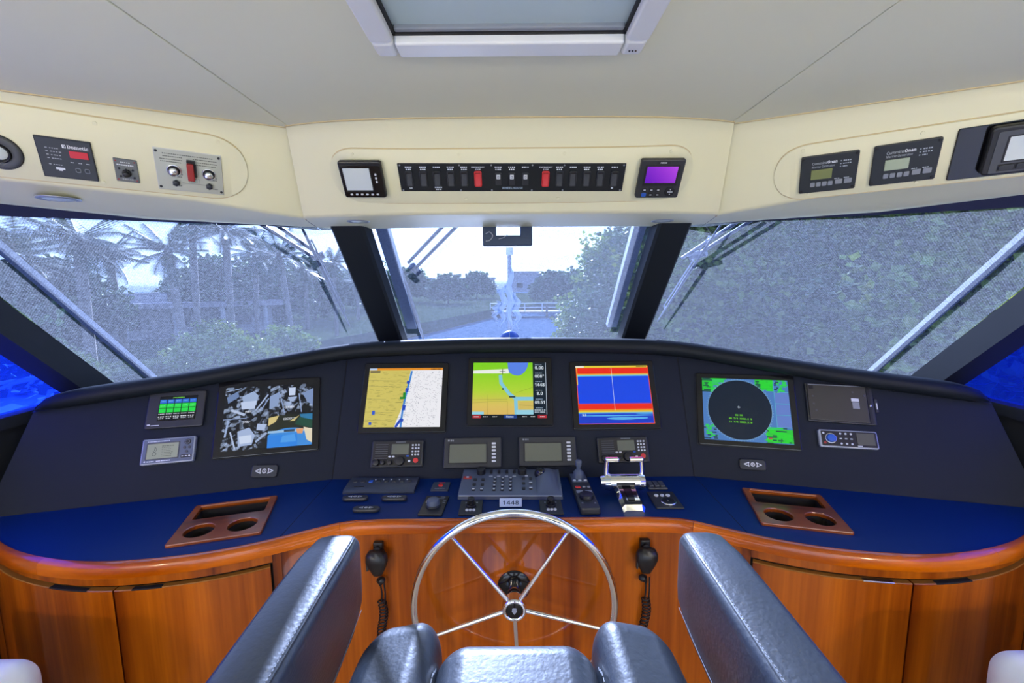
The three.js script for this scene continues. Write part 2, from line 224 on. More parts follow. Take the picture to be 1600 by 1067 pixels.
T.sonar = canvas(512, 400, (g, w, h) => {
  g.fillStyle = '#0c48f0'; g.fillRect(0, 0, w, h); const band = (y0, y1, c) => { g.fillStyle = c; g.fillRect(0, y0, w, y1 - y0); };
  band(0, 14, '#e8d23a'); band(14, 56, '#f02814'); band(56, 64, '#f0b030'); band(64, 74, '#7cd6d8'); band(268, 302, '#f02814'); band(262, 268, '#c04070'); band(302, 312, '#f0961e'); band(312, 322, '#e8d23a'); band(322, 330, '#60b8e8'); band(330, 396, '#0a3cd0');
  for (const [x, y, a, b] of [[260, 345, 250, 4], [300, 364, 110, 9], [420, 362, 50, 6], [120, 344, 90, 3], [450, 336, 60, 3]]) { g.fillStyle = '#58b4ee'; g.beginPath(); g.ellipse(x, y, a, b, 0, 0, 7); g.fill(); }
  g.fillStyle = '#f0f0e0'; g.fillRect(250, 10, 2.5, 300); g.fillRect(0, 0, 60, 12); F(g, 20, '#e8f4ff'); g.fillText('5.3', 24, 346); g.fillStyle = '#f0502a'; g.fillRect(0, 14, 5, 300); g.fillRect(507, 0, 5, 400); g.fillRect(0, 396, w, 4); g.fillStyle = '#e8d23a'; g.fillRect(5, 14, 5, 120); dashes(g, 430, 4, 74, 7, 6, '#55602a');
});
T.radar = canvas(512, 384, (g, w, h) => {
  g.fillStyle = '#4a7cc0'; g.fillRect(0, 0, w, h); const green = (x, y, a, b, n) => { for (let i = 0; i < n; i++) { g.fillStyle = h2(i, x + y) > 0.25 ? '#22e030' : '#123c48'; g.fillRect(x + h2(i, x) * a * 0.8, y + Math.floor(h2(i + 1, y) * (b / 9)) * 9, a * (0.1 + 0.2 * h2(i, 4)), 7); } };
  g.fillStyle = '#27c83a'; g.fillRect(0, 0, 60, 84); g.fillRect(320, 0, 105, 62); green(0, 0, 150, 90, 70); green(320, 0, 110, 72, 60); green(428, 0, 80, 74, 34); green(0, 290, 90, 90, 44); g.fillStyle = '#27c83a'; g.fillRect(365, 300, 147, 80); green(350, 290, 160, 92, 90);
  g.strokeStyle = '#5cd0d8'; g.lineWidth = 2; for (const y of [75, 146, 215, 288]) { g.beginPath(); g.moveTo(428, y); g.lineTo(512, y); g.stroke(); } g.beginPath(); g.moveTo(428, 0); g.lineTo(428, 288); g.stroke(); g.fillStyle = '#6480cc'; g.fillRect(430, 78, 80, 66); g.fillRect(430, 150, 80, 62); g.fillRect(430, 218, 80, 68);
  g.fillStyle = '#8ec4e4'; for (let i = 0; i < 72; i++) { const a = (i / 72) * 6.2832; g.fillRect(218 + Math.cos(a) * 196 - 2, 192 + Math.sin(a) * 190 - 2, 4, 4); }
  g.fillStyle = '#021730'; g.beginPath(); g.ellipse(218, 192, 189, 184, 0, 0, 7); g.fill(); g.strokeStyle = '#9cc8e8'; g.lineWidth = 2; g.stroke();
  g.strokeStyle = '#e4eef8'; g.lineWidth = 3; g.beginPath(); g.moveTo(206, 178); g.lineTo(224, 178); g.moveTo(215, 169); g.lineTo(215, 187); g.stroke(); F(g, 15, '#7ef020', 'monospace'); g.fillText('00:00', 190, 232); g.fillText('AN T/R XXXX.X N', 152, 253); g.fillText('TX T/R XXXX.X W', 152, 274);
  g.fillStyle = '#c05050'; g.fillRect(372, 352, 22, 9);
});
T.tank = canvas(256, 192, (g, w, h) => { g.fillStyle = '#05070a'; g.fillRect(0, 0, w, h); dashes(g, 88, 10, 80, 8, 7, '#7ee050'); for (let i = 0; i < 5; i++) { const x = 4 + i * 50; g.fillStyle = '#2a70d8'; g.fillRect(x, 26, 45, 30); g.fillStyle = '#1ee04a'; g.fillRect(x, 60, 45, 32); g.fillRect(x, 96, 45, 32); dashes(g, x + 8, 36, 28, 3, 6, '#8ab8f0'); dashes(g, x + 8, 72, 28, 3, 4, '#86f09a'); dashes(g, x, 136, 42, 4, 6, '#d8dce4'); dashes(g, x, 156, 42, 3, 8, '#e8ecf2'); dashes(g, x + 3, 170, 36, 3, 7, '#c0c8d4'); } });
T.gpsFace = canvas(384, 220, (g, w, h) => { g.fillStyle = '#5a6478'; g.fillRect(0, 0, w, h); g.fillStyle = '#c8d2e0'; F(g, 17, '#dfe6f0'); dashes(g, 30, 12, 170, 16, 8, '#dfe6f0'); dashes(g, 40, 200, 60, 4, 9, '#dfe6f0'); dashes(g, 110, 200, 110, 9, 9, '#dfe6f0'); g.fillStyle = '#e8eef8'; g.beginPath(); g.arc(24, 203, 7, 0, 7); g.fill(); });
T.gpsLcd = canvas(256, 160, (g, w, h) => { g.fillStyle = '#9aa186'; g.fillRect(0, 0, w, h); g.strokeStyle = '#3e4438'; g.lineWidth = 3; g.beginPath(); g.moveTo(62, 34); g.lineTo(80, 60); g.lineTo(66, 92); g.lineTo(52, 84); g.lineTo(62, 70); g.closePath(); g.stroke(); g.beginPath(); g.arc(62, 110, 16, 0, 7); g.stroke(); dashes(g, 120, 26, 100, 6, 8, '#5a604e'); for (let i = 1; i < 7; i++) dashes(g, 120, 26 + i * 18, 70 + 30 * h2(i, 2), 5, 6, '#6a705c'); });
T.ac = canvas(320, 256, (g, w, h) => { g.fillStyle = '#3a3f44'; g.fillRect(0, 0, w, h); g.strokeStyle = '#202428'; g.lineWidth = 8; g.strokeRect(0, 0, w, h); F(g, 30, '#e8ecee', 'serif'); g.fillText('Dometic', 176, 56); g.fillRect(148, 34, 22, 22); g.fillStyle = '#3a3f44'; g.fillRect(154, 38, 4, 14); g.fillRect(161, 38, 4, 14); for (let i = 0; i < 5; i++) { const y = 62 + i * 22 + (i > 3 ? 18 : 0); g.fillStyle = '#b8bec2'; g.fillRect(46, y, 14, 5); dashes(g, 72, y, 50 + 22 * h2(i, 1), 4, 6, '#aab0b4'); } for (const x of [176, 222, 268]) dashes(g, x, 142, 24, 2, 7, '#b0b6ba'); g.fillStyle = '#e4e8ea'; g.fillRect(80, 188, 54, 14); g.fillRect(96, 200, 22, 10); });
T.knobPanel = canvas(160, 160, (g, w, h) => { g.fillStyle = '#6e7270'; g.fillRect(0, 0, w, h); dashes(g, 46, 18, 70, 5, 8, '#c8ccca'); dashes(g, 18, 36, 124, 8, 9, '#d8dcda'); dashes(g, 42, 138, 80, 6, 8, '#b0b4b2'); });
T.fire = canvas(512, 340, (g, w, h) => { g.fillStyle = '#c6cbbe'; g.fillRect(0, 0, w, h); for (const [x, y, a, n] of [[60, 30, 390, 24], [60, 52, 150, 11], [290, 52, 190, 13], [36, 76, 170, 14], [300, 76, 180, 12], [40, 96, 160, 12], [300, 98, 170, 12], [88, 196, 110, 8], [370, 198, 100, 7], [110, 218, 80, 6], [392, 218, 80, 6], [110, 296, 74, 5], [400, 296, 70, 5]]) dashes(g, x, y, a, n, 8, '#6a7068'); g.strokeStyle = '#70766c'; g.lineWidth = 2; g.strokeRect(240, 226, 84, 34); dashes(g, 254, 234, 56, 5, 7, '#5c8a72'); dashes(g, 254, 247, 56, 5, 7, '#5c8a72'); g.fillStyle = '#70766c'; g.fillRect(184, 270, 210, 3); });
T.switches = canvas(1536, 190, (g, w, h) => {
  g.fillStyle = '#0b1318'; g.fillRect(0, 0, w, h); const xs = [0.045, 0.108, 0.168, 0.229, 0.289, 0.350];
  g.textAlign = 'center'; for (const [i, x] of [...xs, 0.44, 0.5, 0.56, ...xs.map((q) => 1 - q).reverse()].entries()) { const c = x * w; if (i === 5 || i === 9) { F(g, 15, '#dfe6ea'); g.fillText('EMERGENCY', c, 26); g.fillText('STOP', c, 42); } else { dashes(g, c - 24, 16, 48, 4, 10, '#d8e0e4'); if (i % 3 !== 2) dashes(g, c - 20, 32, 40, 3, 10, '#d8e0e4'); } }
  dashes(g, xs[0] * w - 12, 164, 24, 2, 10, '#cfd6da'); dashes(g, xs[2] * w - 26, 160, 52, 4, 9, '#cfd6da'); dashes(g, xs[2] * w - 20, 174, 42, 3, 9, '#cfd6da'); F(g, 22, '#9fb4c8'); g.fillText('WHEELHOUSE', w / 2 + 4, 176); dashes(g, (1 - xs[0]) * w - 8, 162, 18, 1, 12, '#cfd6da');
});
T.gen = canvas(400, 260, (g, w, h) => { g.fillStyle = '#23292e'; g.fillRect(0, 0, w, h); F(g, 26, '#c4ccd0', 'sans-serif', 'normal'); g.fillText('Cummins', 74, 58); F(g, 28, '#f0f4f6'); g.fillText('Onan', 186, 58); F(g, 21, '#b4bcc2', 'sans-serif', 'normal'); g.fillText('Marine Generator', 74, 82); for (let i = 0; i < 3; i++) { g.fillStyle = '#9aa2a8'; g.beginPath(); g.arc(284, 50 + i * 20, 5, 0, 7); g.fill(); dashes(g, 300, 46 + i * 20, i === 2 ? 34 : 60, 4, 8, '#b4bcc2'); } dashes(g, 250, 172, 40, 3, 7, '#b4bcc2'); dashes(g, 318, 172, 40, 3, 7, '#b4bcc2'); });
T.furuno = canvas(256, 40, (g, w, h) => { g.fillStyle = '#1a1d22'; g.fillRect(0, 0, w, h); F(g, 30, '#f0f2f4'); g.textAlign = 'center'; g.fillText('FURUNO', 128, 31); });
T.purple = canvas(128, 96, (g, w, h) => { const q = g.createLinearGradient(0, h, w, 0); q.addColorStop(0, '#6a18c8'); q.addColorStop(1, '#c04af0'); g.fillStyle = q; g.fillRect(0, 0, w, h); });
T.brandBar = canvas(256, 32, (g, w, h) => { g.fillStyle = '#15181b'; g.fillRect(0, 0, w, h); g.fillStyle = '#e6e9ec'; g.beginPath(); g.moveTo(4, 22); g.lineTo(22, 6); g.lineTo(26, 24); g.fill(); dashes(g, 44, 10, 190, 11, 13, '#dfe3e6'); });
T.arrow = canvas(256, 96, (g, w, h) => { g.fillStyle = '#24292f'; g.fillRect(0, 0, w, h); g.strokeStyle = '#e8edf2'; g.lineWidth = 7; g.lineJoin = 'round'; g.beginPath(); g.moveTo(88, 26); g.lineTo(34, 48); g.lineTo(88, 70); g.lineTo(80, 48); g.closePath(); g.stroke(); g.beginPath(); g.moveTo(168, 26); g.lineTo(222, 48); g.lineTo(168, 70); g.lineTo(176, 48); g.closePath(); g.stroke(); g.beginPath(); g.arc(128, 48, 19, 0, 7); g.stroke(); g.beginPath(); g.moveTo(128, 36); g.lineTo(128, 60); g.stroke(); });
T.card = canvas(192, 96, (g, w, h) => { g.fillStyle = '#c4d2e4'; g.fillRect(0, 0, w, h); F(g, 62, '#2c3a4c', 'monospace'); g.textAlign = 'center'; g.fillText('1448', w / 2, 74); });
T.warnPlate = canvas(128, 96, (g, w, h) => { g.fillStyle = '#3a4450'; g.fillRect(0, 0, w, h); g.fillStyle = '#d03040'; g.fillRect(40, 4, 50, 8); dashes(g, 24, 74, 80, 6, 6, '#9aa6b2'); });
T.autopilot = canvas(200, 40, (g, w, h) => { g.fillStyle = '#141820'; g.fillRect(0, 0, w, h); dashes(g, 12, 12, 176, 8, 12, '#8f9cab'); });
T.hullCap = canvas(64, 64, (g) => { g.fillStyle = '#0a0b0d'; g.fillRect(0, 0, 64, 64); g.strokeStyle = '#c8ccd2'; g.lineWidth = 5; g.beginPath(); g.moveTo(24, 16); g.lineTo(40, 16); g.lineTo(44, 34); g.lineTo(32, 48); g.lineTo(20, 34); g.closePath(); g.stroke(); });

// ------------------------------------------------------------------ where the big surfaces of the wheelhouse lie
const CEIL = 2.25, DESK_Y = 0.9, X_WALL = 1.99;
const DESK = surf(V(0, DESK_Y, 0), V(1, 0, 0), V(0, 0, -1), V(0, 1, 0));
const CEN = facing(V(0, DESK_Y, -1.83), 0, R(30));
const WING_L = facing(V(-0.765, DESK_Y, -1.83), R(15), R(29.3)), WING_R = facing(V(0.765, DESK_Y, -1.83), R(-15), R(29.3));
const OVER_C = facing(V(0, CEIL, -1.552), 0, R(-35));
const OVER_L = facing(V(-0.763, CEIL, -1.632), R(27), R(-32), R(-2.6)), OVER_R = facing(V(0.763, CEIL, -1.632), R(-27), R(-32), R(2.2));
const level = (y) => surf(V(0, y, 0), V(1, 0, 0), V(0, 0, -1), V(0, 1, 0));
const upright = (z) => surf(V(0, 0, z), V(1, 0, 0), V(0, 1, 0), V(0, 0, 1));

// ------------------------------------------------------------------ setting: floor, walls, ceiling, windows
struct('floor', boxTo(-2.05, 2.05, -0.05, 0, -2.86, 1.66), M.carpet);
{ // ceiling: three padded panels with grooves between them, a hatch opening in the middle one, the roof above
  const hole = [-0.292, 0.292, -1.125, -0.42], g = 0.0018;
  const slab = (x0, x1, y0, y1, cut) => { const s = polyShape([[x0, 1.96], [x0, -1.66], [x1, -1.66], [x1, 1.96]]); if (cut) { const p = new THREE.Path(); p.moveTo(hole[0], -hole[3]); p.lineTo(hole[1], -hole[3]); p.lineTo(hole[1], -hole[2]); p.lineTo(hole[0], -hole[2]); p.closePath(); s.holes.push(p); } return new THREE.ExtrudeGeometry(s, { depth: y1 - y0, bevelEnabled: true, bevelThickness: 0.0015, bevelSize: 0.0015, bevelOffset: -0.0015, bevelSegments: 1 }).rotateX(-Math.PI / 2).translate(0, y0, 0); };
  const c = new THREE.Group(); c.name = 'ceiling'; c.userData.kind = 'structure'; scene.add(c);
  for (const [a, b, cut] of [[-2.05, -0.751 - g, 0], [-0.751 + g, 0.751 - g, 1], [0.751 + g, 2.05, 0]]) part(c, 'ceiling_panel', slab(a, b, CEIL, CEIL + 0.03, cut), M.ceiling);
  part(c, 'roof', slab(-2.06, 2.06, CEIL + 0.033, CEIL + 0.12, 1), M.white);
}
// windscreen planes: centre pane between the two centre posts, a raked pane on each side out to the corner posts
const PANE = { ci: [0.735, 1.31, -2.853], ct: [0.735, CEIL, -1.855], ob: [1.955, 1.17, -2.213], ot: [1.955, CEIL, -1.13] };
const quadPane = (a, b, c, d, n = 14) => { const rows = []; for (let i = 0; i <= n; i++) { const row = []; for (let j = 0; j <= n; j++) row.push(a.clone().lerp(b, i / n).lerp(d.clone().lerp(c, i / n), j / n)); rows.push(row); } return loft(rows, false, 3); };
const P3 = (a, s = 1) => V(a[0] * s, a[1], a[2]);
const off = (v, x, y, z) => v.clone().add(V(x, y, z));
const fwd = (k) => [0, k * 0.69, -k * 0.72];
const paneOf = (s, k, top = CEIL) => { const f = (CEIL - top) / (CEIL - 1.31), a = P3(PANE.ci, s), d = P3(PANE.ct, s).lerp(a, f), b = P3(PANE.ob, s), c = P3(PANE.ot, s).lerp(b, f); return [a, b, c, d].map((p) => off(p, ...fwd(k))); };
const panes = [[0, () => [V(-0.735, 1.31, -2.853), V(0.735, 1.31, -2.853), V(0.735, CEIL, -1.855), V(-0.735, CEIL, -1.855)]], [-1, () => paneOf(-1, 0)], [1, () => paneOf(1, 0)]];
for (const [, f] of panes) struct(`window_${(panes.n = (panes.n ?? 0) + 1)}`, quadPane(...f(), 4), M.glass);
const screenNames = ['mesh sun screen over the middle windscreen pane, bunched into a fold at its foot', 'mesh sun screen over the left windscreen pane, palm trees showing through', 'mesh sun screen over the right windscreen pane, tall green trees showing through'];
for (const [k, [s]] of panes.entries()) {
  const t = thing('sun_screen', screenNames[k], 'sun screen', V(0, 0, 0));
  const q = s === 0 ? panes[0][1]().map((p) => off(p, ...fwd(0.035))) : paneOf(s, 0.035);
  part(t, 'mesh', quadPane(...q), M.mesh);
  // dark doubled hem along the head of the screen
  const h = (a, b, f) => a.clone().lerp(b, f), f0 = s === 0 ? 0.69 : 0.685, f1 = s === 0 ? 0.69 : 0.708;
  part(t, 'hem', quadPane(h(q[0], q[3], f0), h(q[1], q[2], f1), q[2], q[3], 4).translate(0, -0.005, 0.006), M.hem);
}
const trims = [];
for (const s of [-1, 1]) {
  // centre post: runs straight fore and aft, raked with the glass
  const w = [0.655, 0.805].map((x) => x * s), rows = [];
  for (const t of [-0.03, 0.5, 1.0]) { const y = 1.33 + (CEIL - 1.33) * t, z = -2.79 - 0.04 + (1.855 - 2.79 + 0.0) * -1 * t + 0.04 * t; const c = V(0, y, z); rows.push([[w[0], 0.05], [w[0] + s * 0.012, 0.062], [w[1] - s * 0.012, 0.062], [w[1], 0.05], [w[1], -0.03], [w[0], -0.03]].map(([x, o]) => V(x, c.y - o * 0.7, c.z + o * 0.72))); }
  struct('trim_' + (trims.push(1)), loft(rows, true, 0.7), M.post);
  // corner post between windscreen and side window
  const rows2 = []; for (const t of [-0.05, 0.5, 1.02]) { const y = 1.24 + (CEIL - 1.24) * t, z = -2.15 + 1.04 * t; rows2.push([[1.90, -0.0], [1.90, 0.135], [2.0, 0.15], [2.03, -0.03]].map(([x, o]) => V(x * s, y - 0.12 * o, z + o))); }
  struct('trim_' + (trims.push(1)), loft(rows2, true, 0.3), M.post);
  // white moulded edges of the hull seen through the screens, outside the glass
  const q = paneOf(s, 0.05), e = (f, g) => q[0].clone().lerp(q[1], f).lerp(q[3].clone().lerp(q[2], f), g);
  struct('trim_' + (trims.push(1)), mergeGeometries([loft([0, 0.5, 1].map((g) => [e(0.9, g), e(0.918, g), off(e(0.918, g), 0, 0.01, -0.02), off(e(0.9, g), 0, 0.01, -0.02)]), true, 0.3)]), M.gel);
  struct('trim_' + (trims.push(1)), loft([0, 0.5, 1].map((g) => { const a = V(0.6 * s, 1.37, -2.79).lerp(V(0.6 * s, CEIL, -1.855), g).add(V(...fwd(0.09))); return [a, off(a, 0.06 * s, 0, 0), off(a, 0.06 * s, 0.02, -0.04), off(a, 0, 0.02, -0.04)]; }), true, 0.3), M.gel);
}
for (const [s, side] of [[-1, 'left'], [1, 'right']]) {
  const x0 = X_WALL * s, x1 = (X_WALL + 0.06) * s, a = Math.min(x0, x1), b = Math.max(x0, x1);
  struct(`wall_${side}`, [boxTo(a, b, -0.05, 1.215, -1.2, 1.66), boxTo(a, b, 2.02, CEIL, -1.3, 1.66), boxTo(a, b, 1.215, 2.02, 0.15, 0.3), boxTo(a, b, 1.215, 2.02, 1.5, 1.66)], M.wall);
  struct('trim_' + (trims.push(1)), [boxTo(a, b, -0.05, 1.215, -2.3, -1.2), boxTo(Math.min(1.965 * s, x1), Math.max(1.965 * s, x1), 1.17, 1.216, -2.3, 0.15)], M.lining);
  const pane = (z0, z1) => new THREE.PlaneGeometry(z1 - z0, 0.83).rotateY(-s * Math.PI / 2).translate((X_WALL + 0.03) * s, 1.617, (z0 + z1) / 2);
  const shp = polyShape([[2.16, 1.2], [-0.17, 1.2], [-0.17, 2.04], [1.3, 2.04]]); // z towards the bow runs to +x of the shape
  struct(`window_${++panes.n}`, new THREE.ShapeGeometry(shp).rotateY(Math.PI / 2).translate((X_WALL + 0.03) * s, 0, 0), M.blueGlass);
  struct(`window_${++panes.n}`, pane(0.28, 1.52), M.glass);
}
{ // bulkhead under the windscreen, wide-open saloon doorway aft, side decks outside
  const b = []; for (const [p, q] of [[[-2.03, -2.18], [-0.78, -2.86]], [[-0.8, -2.86], [0.8, -2.86]], [[0.78, -2.86], [2.03, -2.18]]]) { const L = Math.hypot(q[0] - p[0], q[1] - p[1]); b.push(box(L, 1.42, 0.06).rotateY(-Math.atan2(q[1] - p[1], q[0] - p[0])).translate((p[0] + q[0]) / 2, 0.585 - (Math.abs(p[0] + q[0]) > 1 ? 0.13 : 0), (p[1] + q[1]) / 2)); }
  struct('wall_front', b, M.lining);
  struct('wall_back', [boxTo(-2.05, -1.7, -0.05, CEIL, 1.6, 1.66), boxTo(1.7, 2.05, -0.05, CEIL, 1.6, 1.66), boxTo(-1.7, 1.7, 2.16, CEIL, 1.6, 1.66)], M.wall);
}

// ------------------------------------------------------------------ overhead console: padded centre section and two wings, each swept from one profile
{
  const t = thing('overhead_console', 'cream padded overhead console above the windscreen, with rounded inset panels full of switches and displays', 'console', V(0, 0, 0));
  const profile = (p, n, tilt, yl, reach, fall = 0) => { const k = Math.tan(R(tilt)), f = (o, y) => V(p.x + n.x * o, y, p.z + n.z * o), o1 = -(CEIL - yl) * k, pts = [f(0.02, CEIL + 0.004), f(0, CEIL)]; for (let i = 1; i <= 6; i++) { const y = CEIL - (CEIL - yl - 0.028) * i / 6; pts.push(f(-(CEIL - y) * k, y)); } for (let i = 1; i <= 5; i++) { const a = i / 5 * Math.PI / 2; pts.push(f(o1 + 0.018 - 0.03 * (1 - Math.cos(a)) - 0.006, yl + 0.028 * (1 - Math.sin(a)))); } pts.push(f(o1 - 0.14, yl - 0.001 - fall * 0.6), f(reach, yl - fall)); return pts; };
  const XC = 0.757, zc = (x) => -1.552 - 0.07 * Math.pow(Math.abs(x) / 0.77, 4), rows = [];
  const mitre = Math.tan(R(13.5)); // the sections meet on a mitred joint
  for (let i = 0; i <= 36; i++) { const x = -XC + (2 * XC * i) / 36; rows.push(profile(V(x, 0, zc(x)), V(-Math.sign(x) * mitre * Math.pow(Math.abs(x) / XC, 3), 0, 1), 35, 1.972, -0.6)); }
  part(t, 'centre_section', loft(rows, false, 1.2), M.cream);
  part(t, 'piping', tube(rows.map((r) => off(r[1], 0, -0.002, 0.002)), 0.0035, 60, 6), M.piping);
  for (const s of [-1, 1]) {
    const rw = [], n = V(-s * Math.sin(R(27)), 0, Math.cos(R(27)));
    for (const d of [0, 0.025, 0.05, 0.075, 0.1, 0.2, 0.3, 0.5, 0.7, 0.9, 1.1, 1.4]) { const p = V(s * (0.763 + d * Math.cos(R(27))), 0, -1.632 + d * Math.sin(R(27))); const k = Math.max(0, 1 - d / 0.1), lift = 0.02 * Math.min(1, d / 0.3); rw.push(profile(p, V(n.x + (-s * mitre - n.x) * k, 0, n.z + (1 - n.z) * k), 32 + 3 * k, 1.972 + 0.05 * d + lift, -0.475 - 0.125 * k, lift + 0.03 * Math.min(1, d / 0.5))); }
    if (s < 0) rw.reverse();
    part(t, 'wing_section', loft(rw, false, 1.2), M.cream);
    part(t, 'piping', tube(rw.map((r) => off(r[1], 0, -0.002, 0.002)), 0.0035, 40, 6), M.piping);
    const e = rw[s < 0 ? rw.length - 1 : 0];
    part(t, 'seam', tube(e.slice(1, 13).map((p) => off(p, s * -0.003, 0, -0.002)), 0.0042, 24, 6), M.piping);
  }
  // inset panels: stadium plates bent along the console face
  const inset = (S, u0, u1, v0, v1, bend) => { // smooth rounded ends
    const g = new THREE.Group(); g.name = 'inset_panel'; t.add(g); g.matrixAutoUpdate = true; g.position.copy(S.o); g.quaternion.setFromRotationMatrix(S.m.clone().setPosition(0, 0, 0));
    const r = (v1 - v0) / 2, vm = (v0 + v1) / 2, row = []; for (let i = 0; i <= 90; i++) { const k = i / 90, u = u0 + (u1 - u0) * (0.5 - 0.5 * Math.cos(Math.PI * k)), e = Math.min(u - u0, u1 - u), R2 = r * 1.15, h = e >= R2 ? r : r * Math.pow(Math.max(0, 1 - Math.pow(1 - e / R2, 2.3)), 1 / 2.3); row.push([u, h]); }
    const ring = (gr, z) => row.map(([u, h]) => { const q = Math.max(0, h - gr); return [V(u, vm - q, bend(u) + z), V(u, vm + q, bend(u) + z)]; });
    const lo = ring(0, -0.001), mi = ring(0, 0.004), hi = ring(0.003, 0.0055);
    part(g, 'face', loft(row.map((_, i) => [lo[i][0], mi[i][0], hi[i][0], hi[i][1], mi[i][1], lo[i][1]]), false, 0.5), M.creamPlate);
    const gl = ring(-0.004, 0.0005); part(g, 'groove', loft(row.map((_, i) => [gl[i][0], lo[i][0]].map((p, j) => off(p, 0, 0, j ? 0.0008 : 0))).concat(), false, 1), M.piping); part(g, 'groove', loft(row.map((_, i) => [off(lo[i][1], 0, 0, 0.0018), gl[i][1]]), false, 1), M.piping);
    const scr = []; for (const [fu, vv] of [[0.075, 1], [0.36, 1], [0.64, 1], [0.925, 1], [0.1, -1], [0.37, -1], [0.63, -1], [0.9, -1]]) { const u = u0 + (u1 - u0) * fu; scr.push([u, vm + vv * (r - 0.016)]); }
    for (const [u, v] of scr) part(g, 'screw_cap', disc(0.0055, 0.003, u, v, bend(u) + 0.0052, 12), M.creamPlate);
  };
  const bc = (u) => -0.07 * Math.pow(Math.abs(u) / 0.77, 4) * 0.8;
  inset(OVER_C, on(513, 270, OVER_C).u, on(1085, 270, OVER_C).u, on(800, 316, OVER_C).v, on(800, 232, OVER_C).v, bc);
  inset(OVER_L, -1.2, on(387, 272, OVER_L).u, on(340, 309, OVER_L).v, on(330, 211, OVER_L).v, () => 0);
  inset(OVER_R, on(1210, 270, OVER_R).u, 1.2, on(1262, 309, OVER_R).v, on(1262, 226, OVER_R).v, () => 0);
}
for (const s of [-1, 1]) { // warm wall lamps either side of the doorway behind the helm
  const t = thing('wall_lamp', s < 0 ? 'warm wall lamp left of the doorway behind the helm, glinting in the camera monitor' : 'warm wall lamp right of the doorway behind the helm, glinting in the radar monitor', 'lamp', V(s * 1.84, 1.72, 1.6));
  part(t, 'back_plate', new RoundedBoxGeometry(0.12, 0.2, 0.02, 2, 0.006).translate(0, 0, -0.01), M.steel); part(t, 'lamp_shade', new THREE.CylinderGeometry(0.05, 0.065, 0.16, 24).translate(0, 0, -0.09), new THREE.MeshPhysicalMaterial({ color: lin(0.8, 0.7, 0.5), roughness: 0.6, emissive: new THREE.Color(1, 0.78, 0.45), emissiveIntensity: 1.6 }));
  const l = new THREE.PointLight(new THREE.Color(1, 0.83, 0.6), LAMP_POWER, 0, 2); l.position.set(0, 0, -0.22); l.castShadow = true; l.shadow.radius = 3; const a = new THREE.Object3D(); a.name = 'lamp_light'; a.add(l); t.add(a);
}
const DOWN_UNDER = ['round chrome downlight under the far left end of the overhead console', 'small oval chrome downlight under the console, left of the middle window', 'small oval chrome downlight under the console, right of the middle window', 'round chrome downlight under the far right end of the overhead console'];
[[92, 311, 2.001, 0.056], [560, 346, 1.971, 0.046], [1035, 345, 1.971, 0.046], [1497, 307, 2.001, 0.056]].forEach(([x, y, h, r], i) => {
  const p = on(x, y, level(h)).p, t = thing('downlight', DOWN_UNDER[i], 'light', p, null), f = (g) => g.rotateX(Math.PI / 2);
  part(t, 'bezel', f(lathe([[r, -0.002], [r, 0.001], [r * 0.9, 0.003], [r * 0.74, 0.002], [r * 0.72, 0]])), M.silver);
  part(t, 'lens', f(lathe([[r * 0.74, 0.001], [r * 0.5, 0.005], [0, 0.007]])), M.lcdPale);
});

// hatch in the ceiling
{
  const t = thing('ceiling_hatch', 'square white-framed roof hatch with a pale grey-blue shade drawn across it', 'hatch', V(0, CEIL, 0));
  const fr = (x0, x1, z0, z1, y0, y1, bev = 0.006) => new RoundedBoxGeometry(x1 - x0, y1 - y0, z1 - z0, 3, bev).translate((x0 + x1) / 2, (y0 + y1) / 2, (z0 + z1) / 2);
  part(t, 'side_frame', fr(-0.302, -0.252, -1.06, -0.38, -0.016, 0.03), M.white); part(t, 'side_frame', fr(0.252, 0.302, -1.06, -0.38, -0.016, 0.03), M.white);
  part(t, 'front_frame', fr(-0.25, 0.25, -1.122, -1.062, -0.018, 0.03), M.white); part(t, 'rear_frame', fr(-0.2515, 0.2515, -0.43, -0.38, -0.0165, 0.03), M.white);
  for (const s of [-1, 1]) part(t, 'corner_block', fr(s < 0 ? -0.303 : 0.252, s < 0 ? -0.252 : 0.303, -1.126, -1.062, -0.016, 0.03, 0.012), M.white);
  part(t, 'gasket', [boxTo(-0.252, 0.252, 0.0, 0.008, -1.062, -1.055), boxTo(-0.252, -0.246, 0, 0.008, -1.06, -0.43), boxTo(0.246, 0.252, 0, 0.008, -1.06, -0.43)], M.blackMatte);
  part(t, 'shade', boxTo(-0.25, 0.25, 0.012, 0.018, -1.056, -0.42), M.shade);
  part(t, 'shade_rail', fr(-0.246, 0.246, -1.054, -1.04, 0.002, 0.014, 0.004), M.greyLight);
  for (const x of [0.27, 0.277, 0.284]) part(t, 'screw', disc(0.0022, 0.002).rotateX(Math.PI / 2).translate(x, -0.016, -1.1), M.black);
  part(t, 'lid', boxTo(-0.3, 0.3, 0.125, 0.145, -1.13, -0.4), M.white);
}

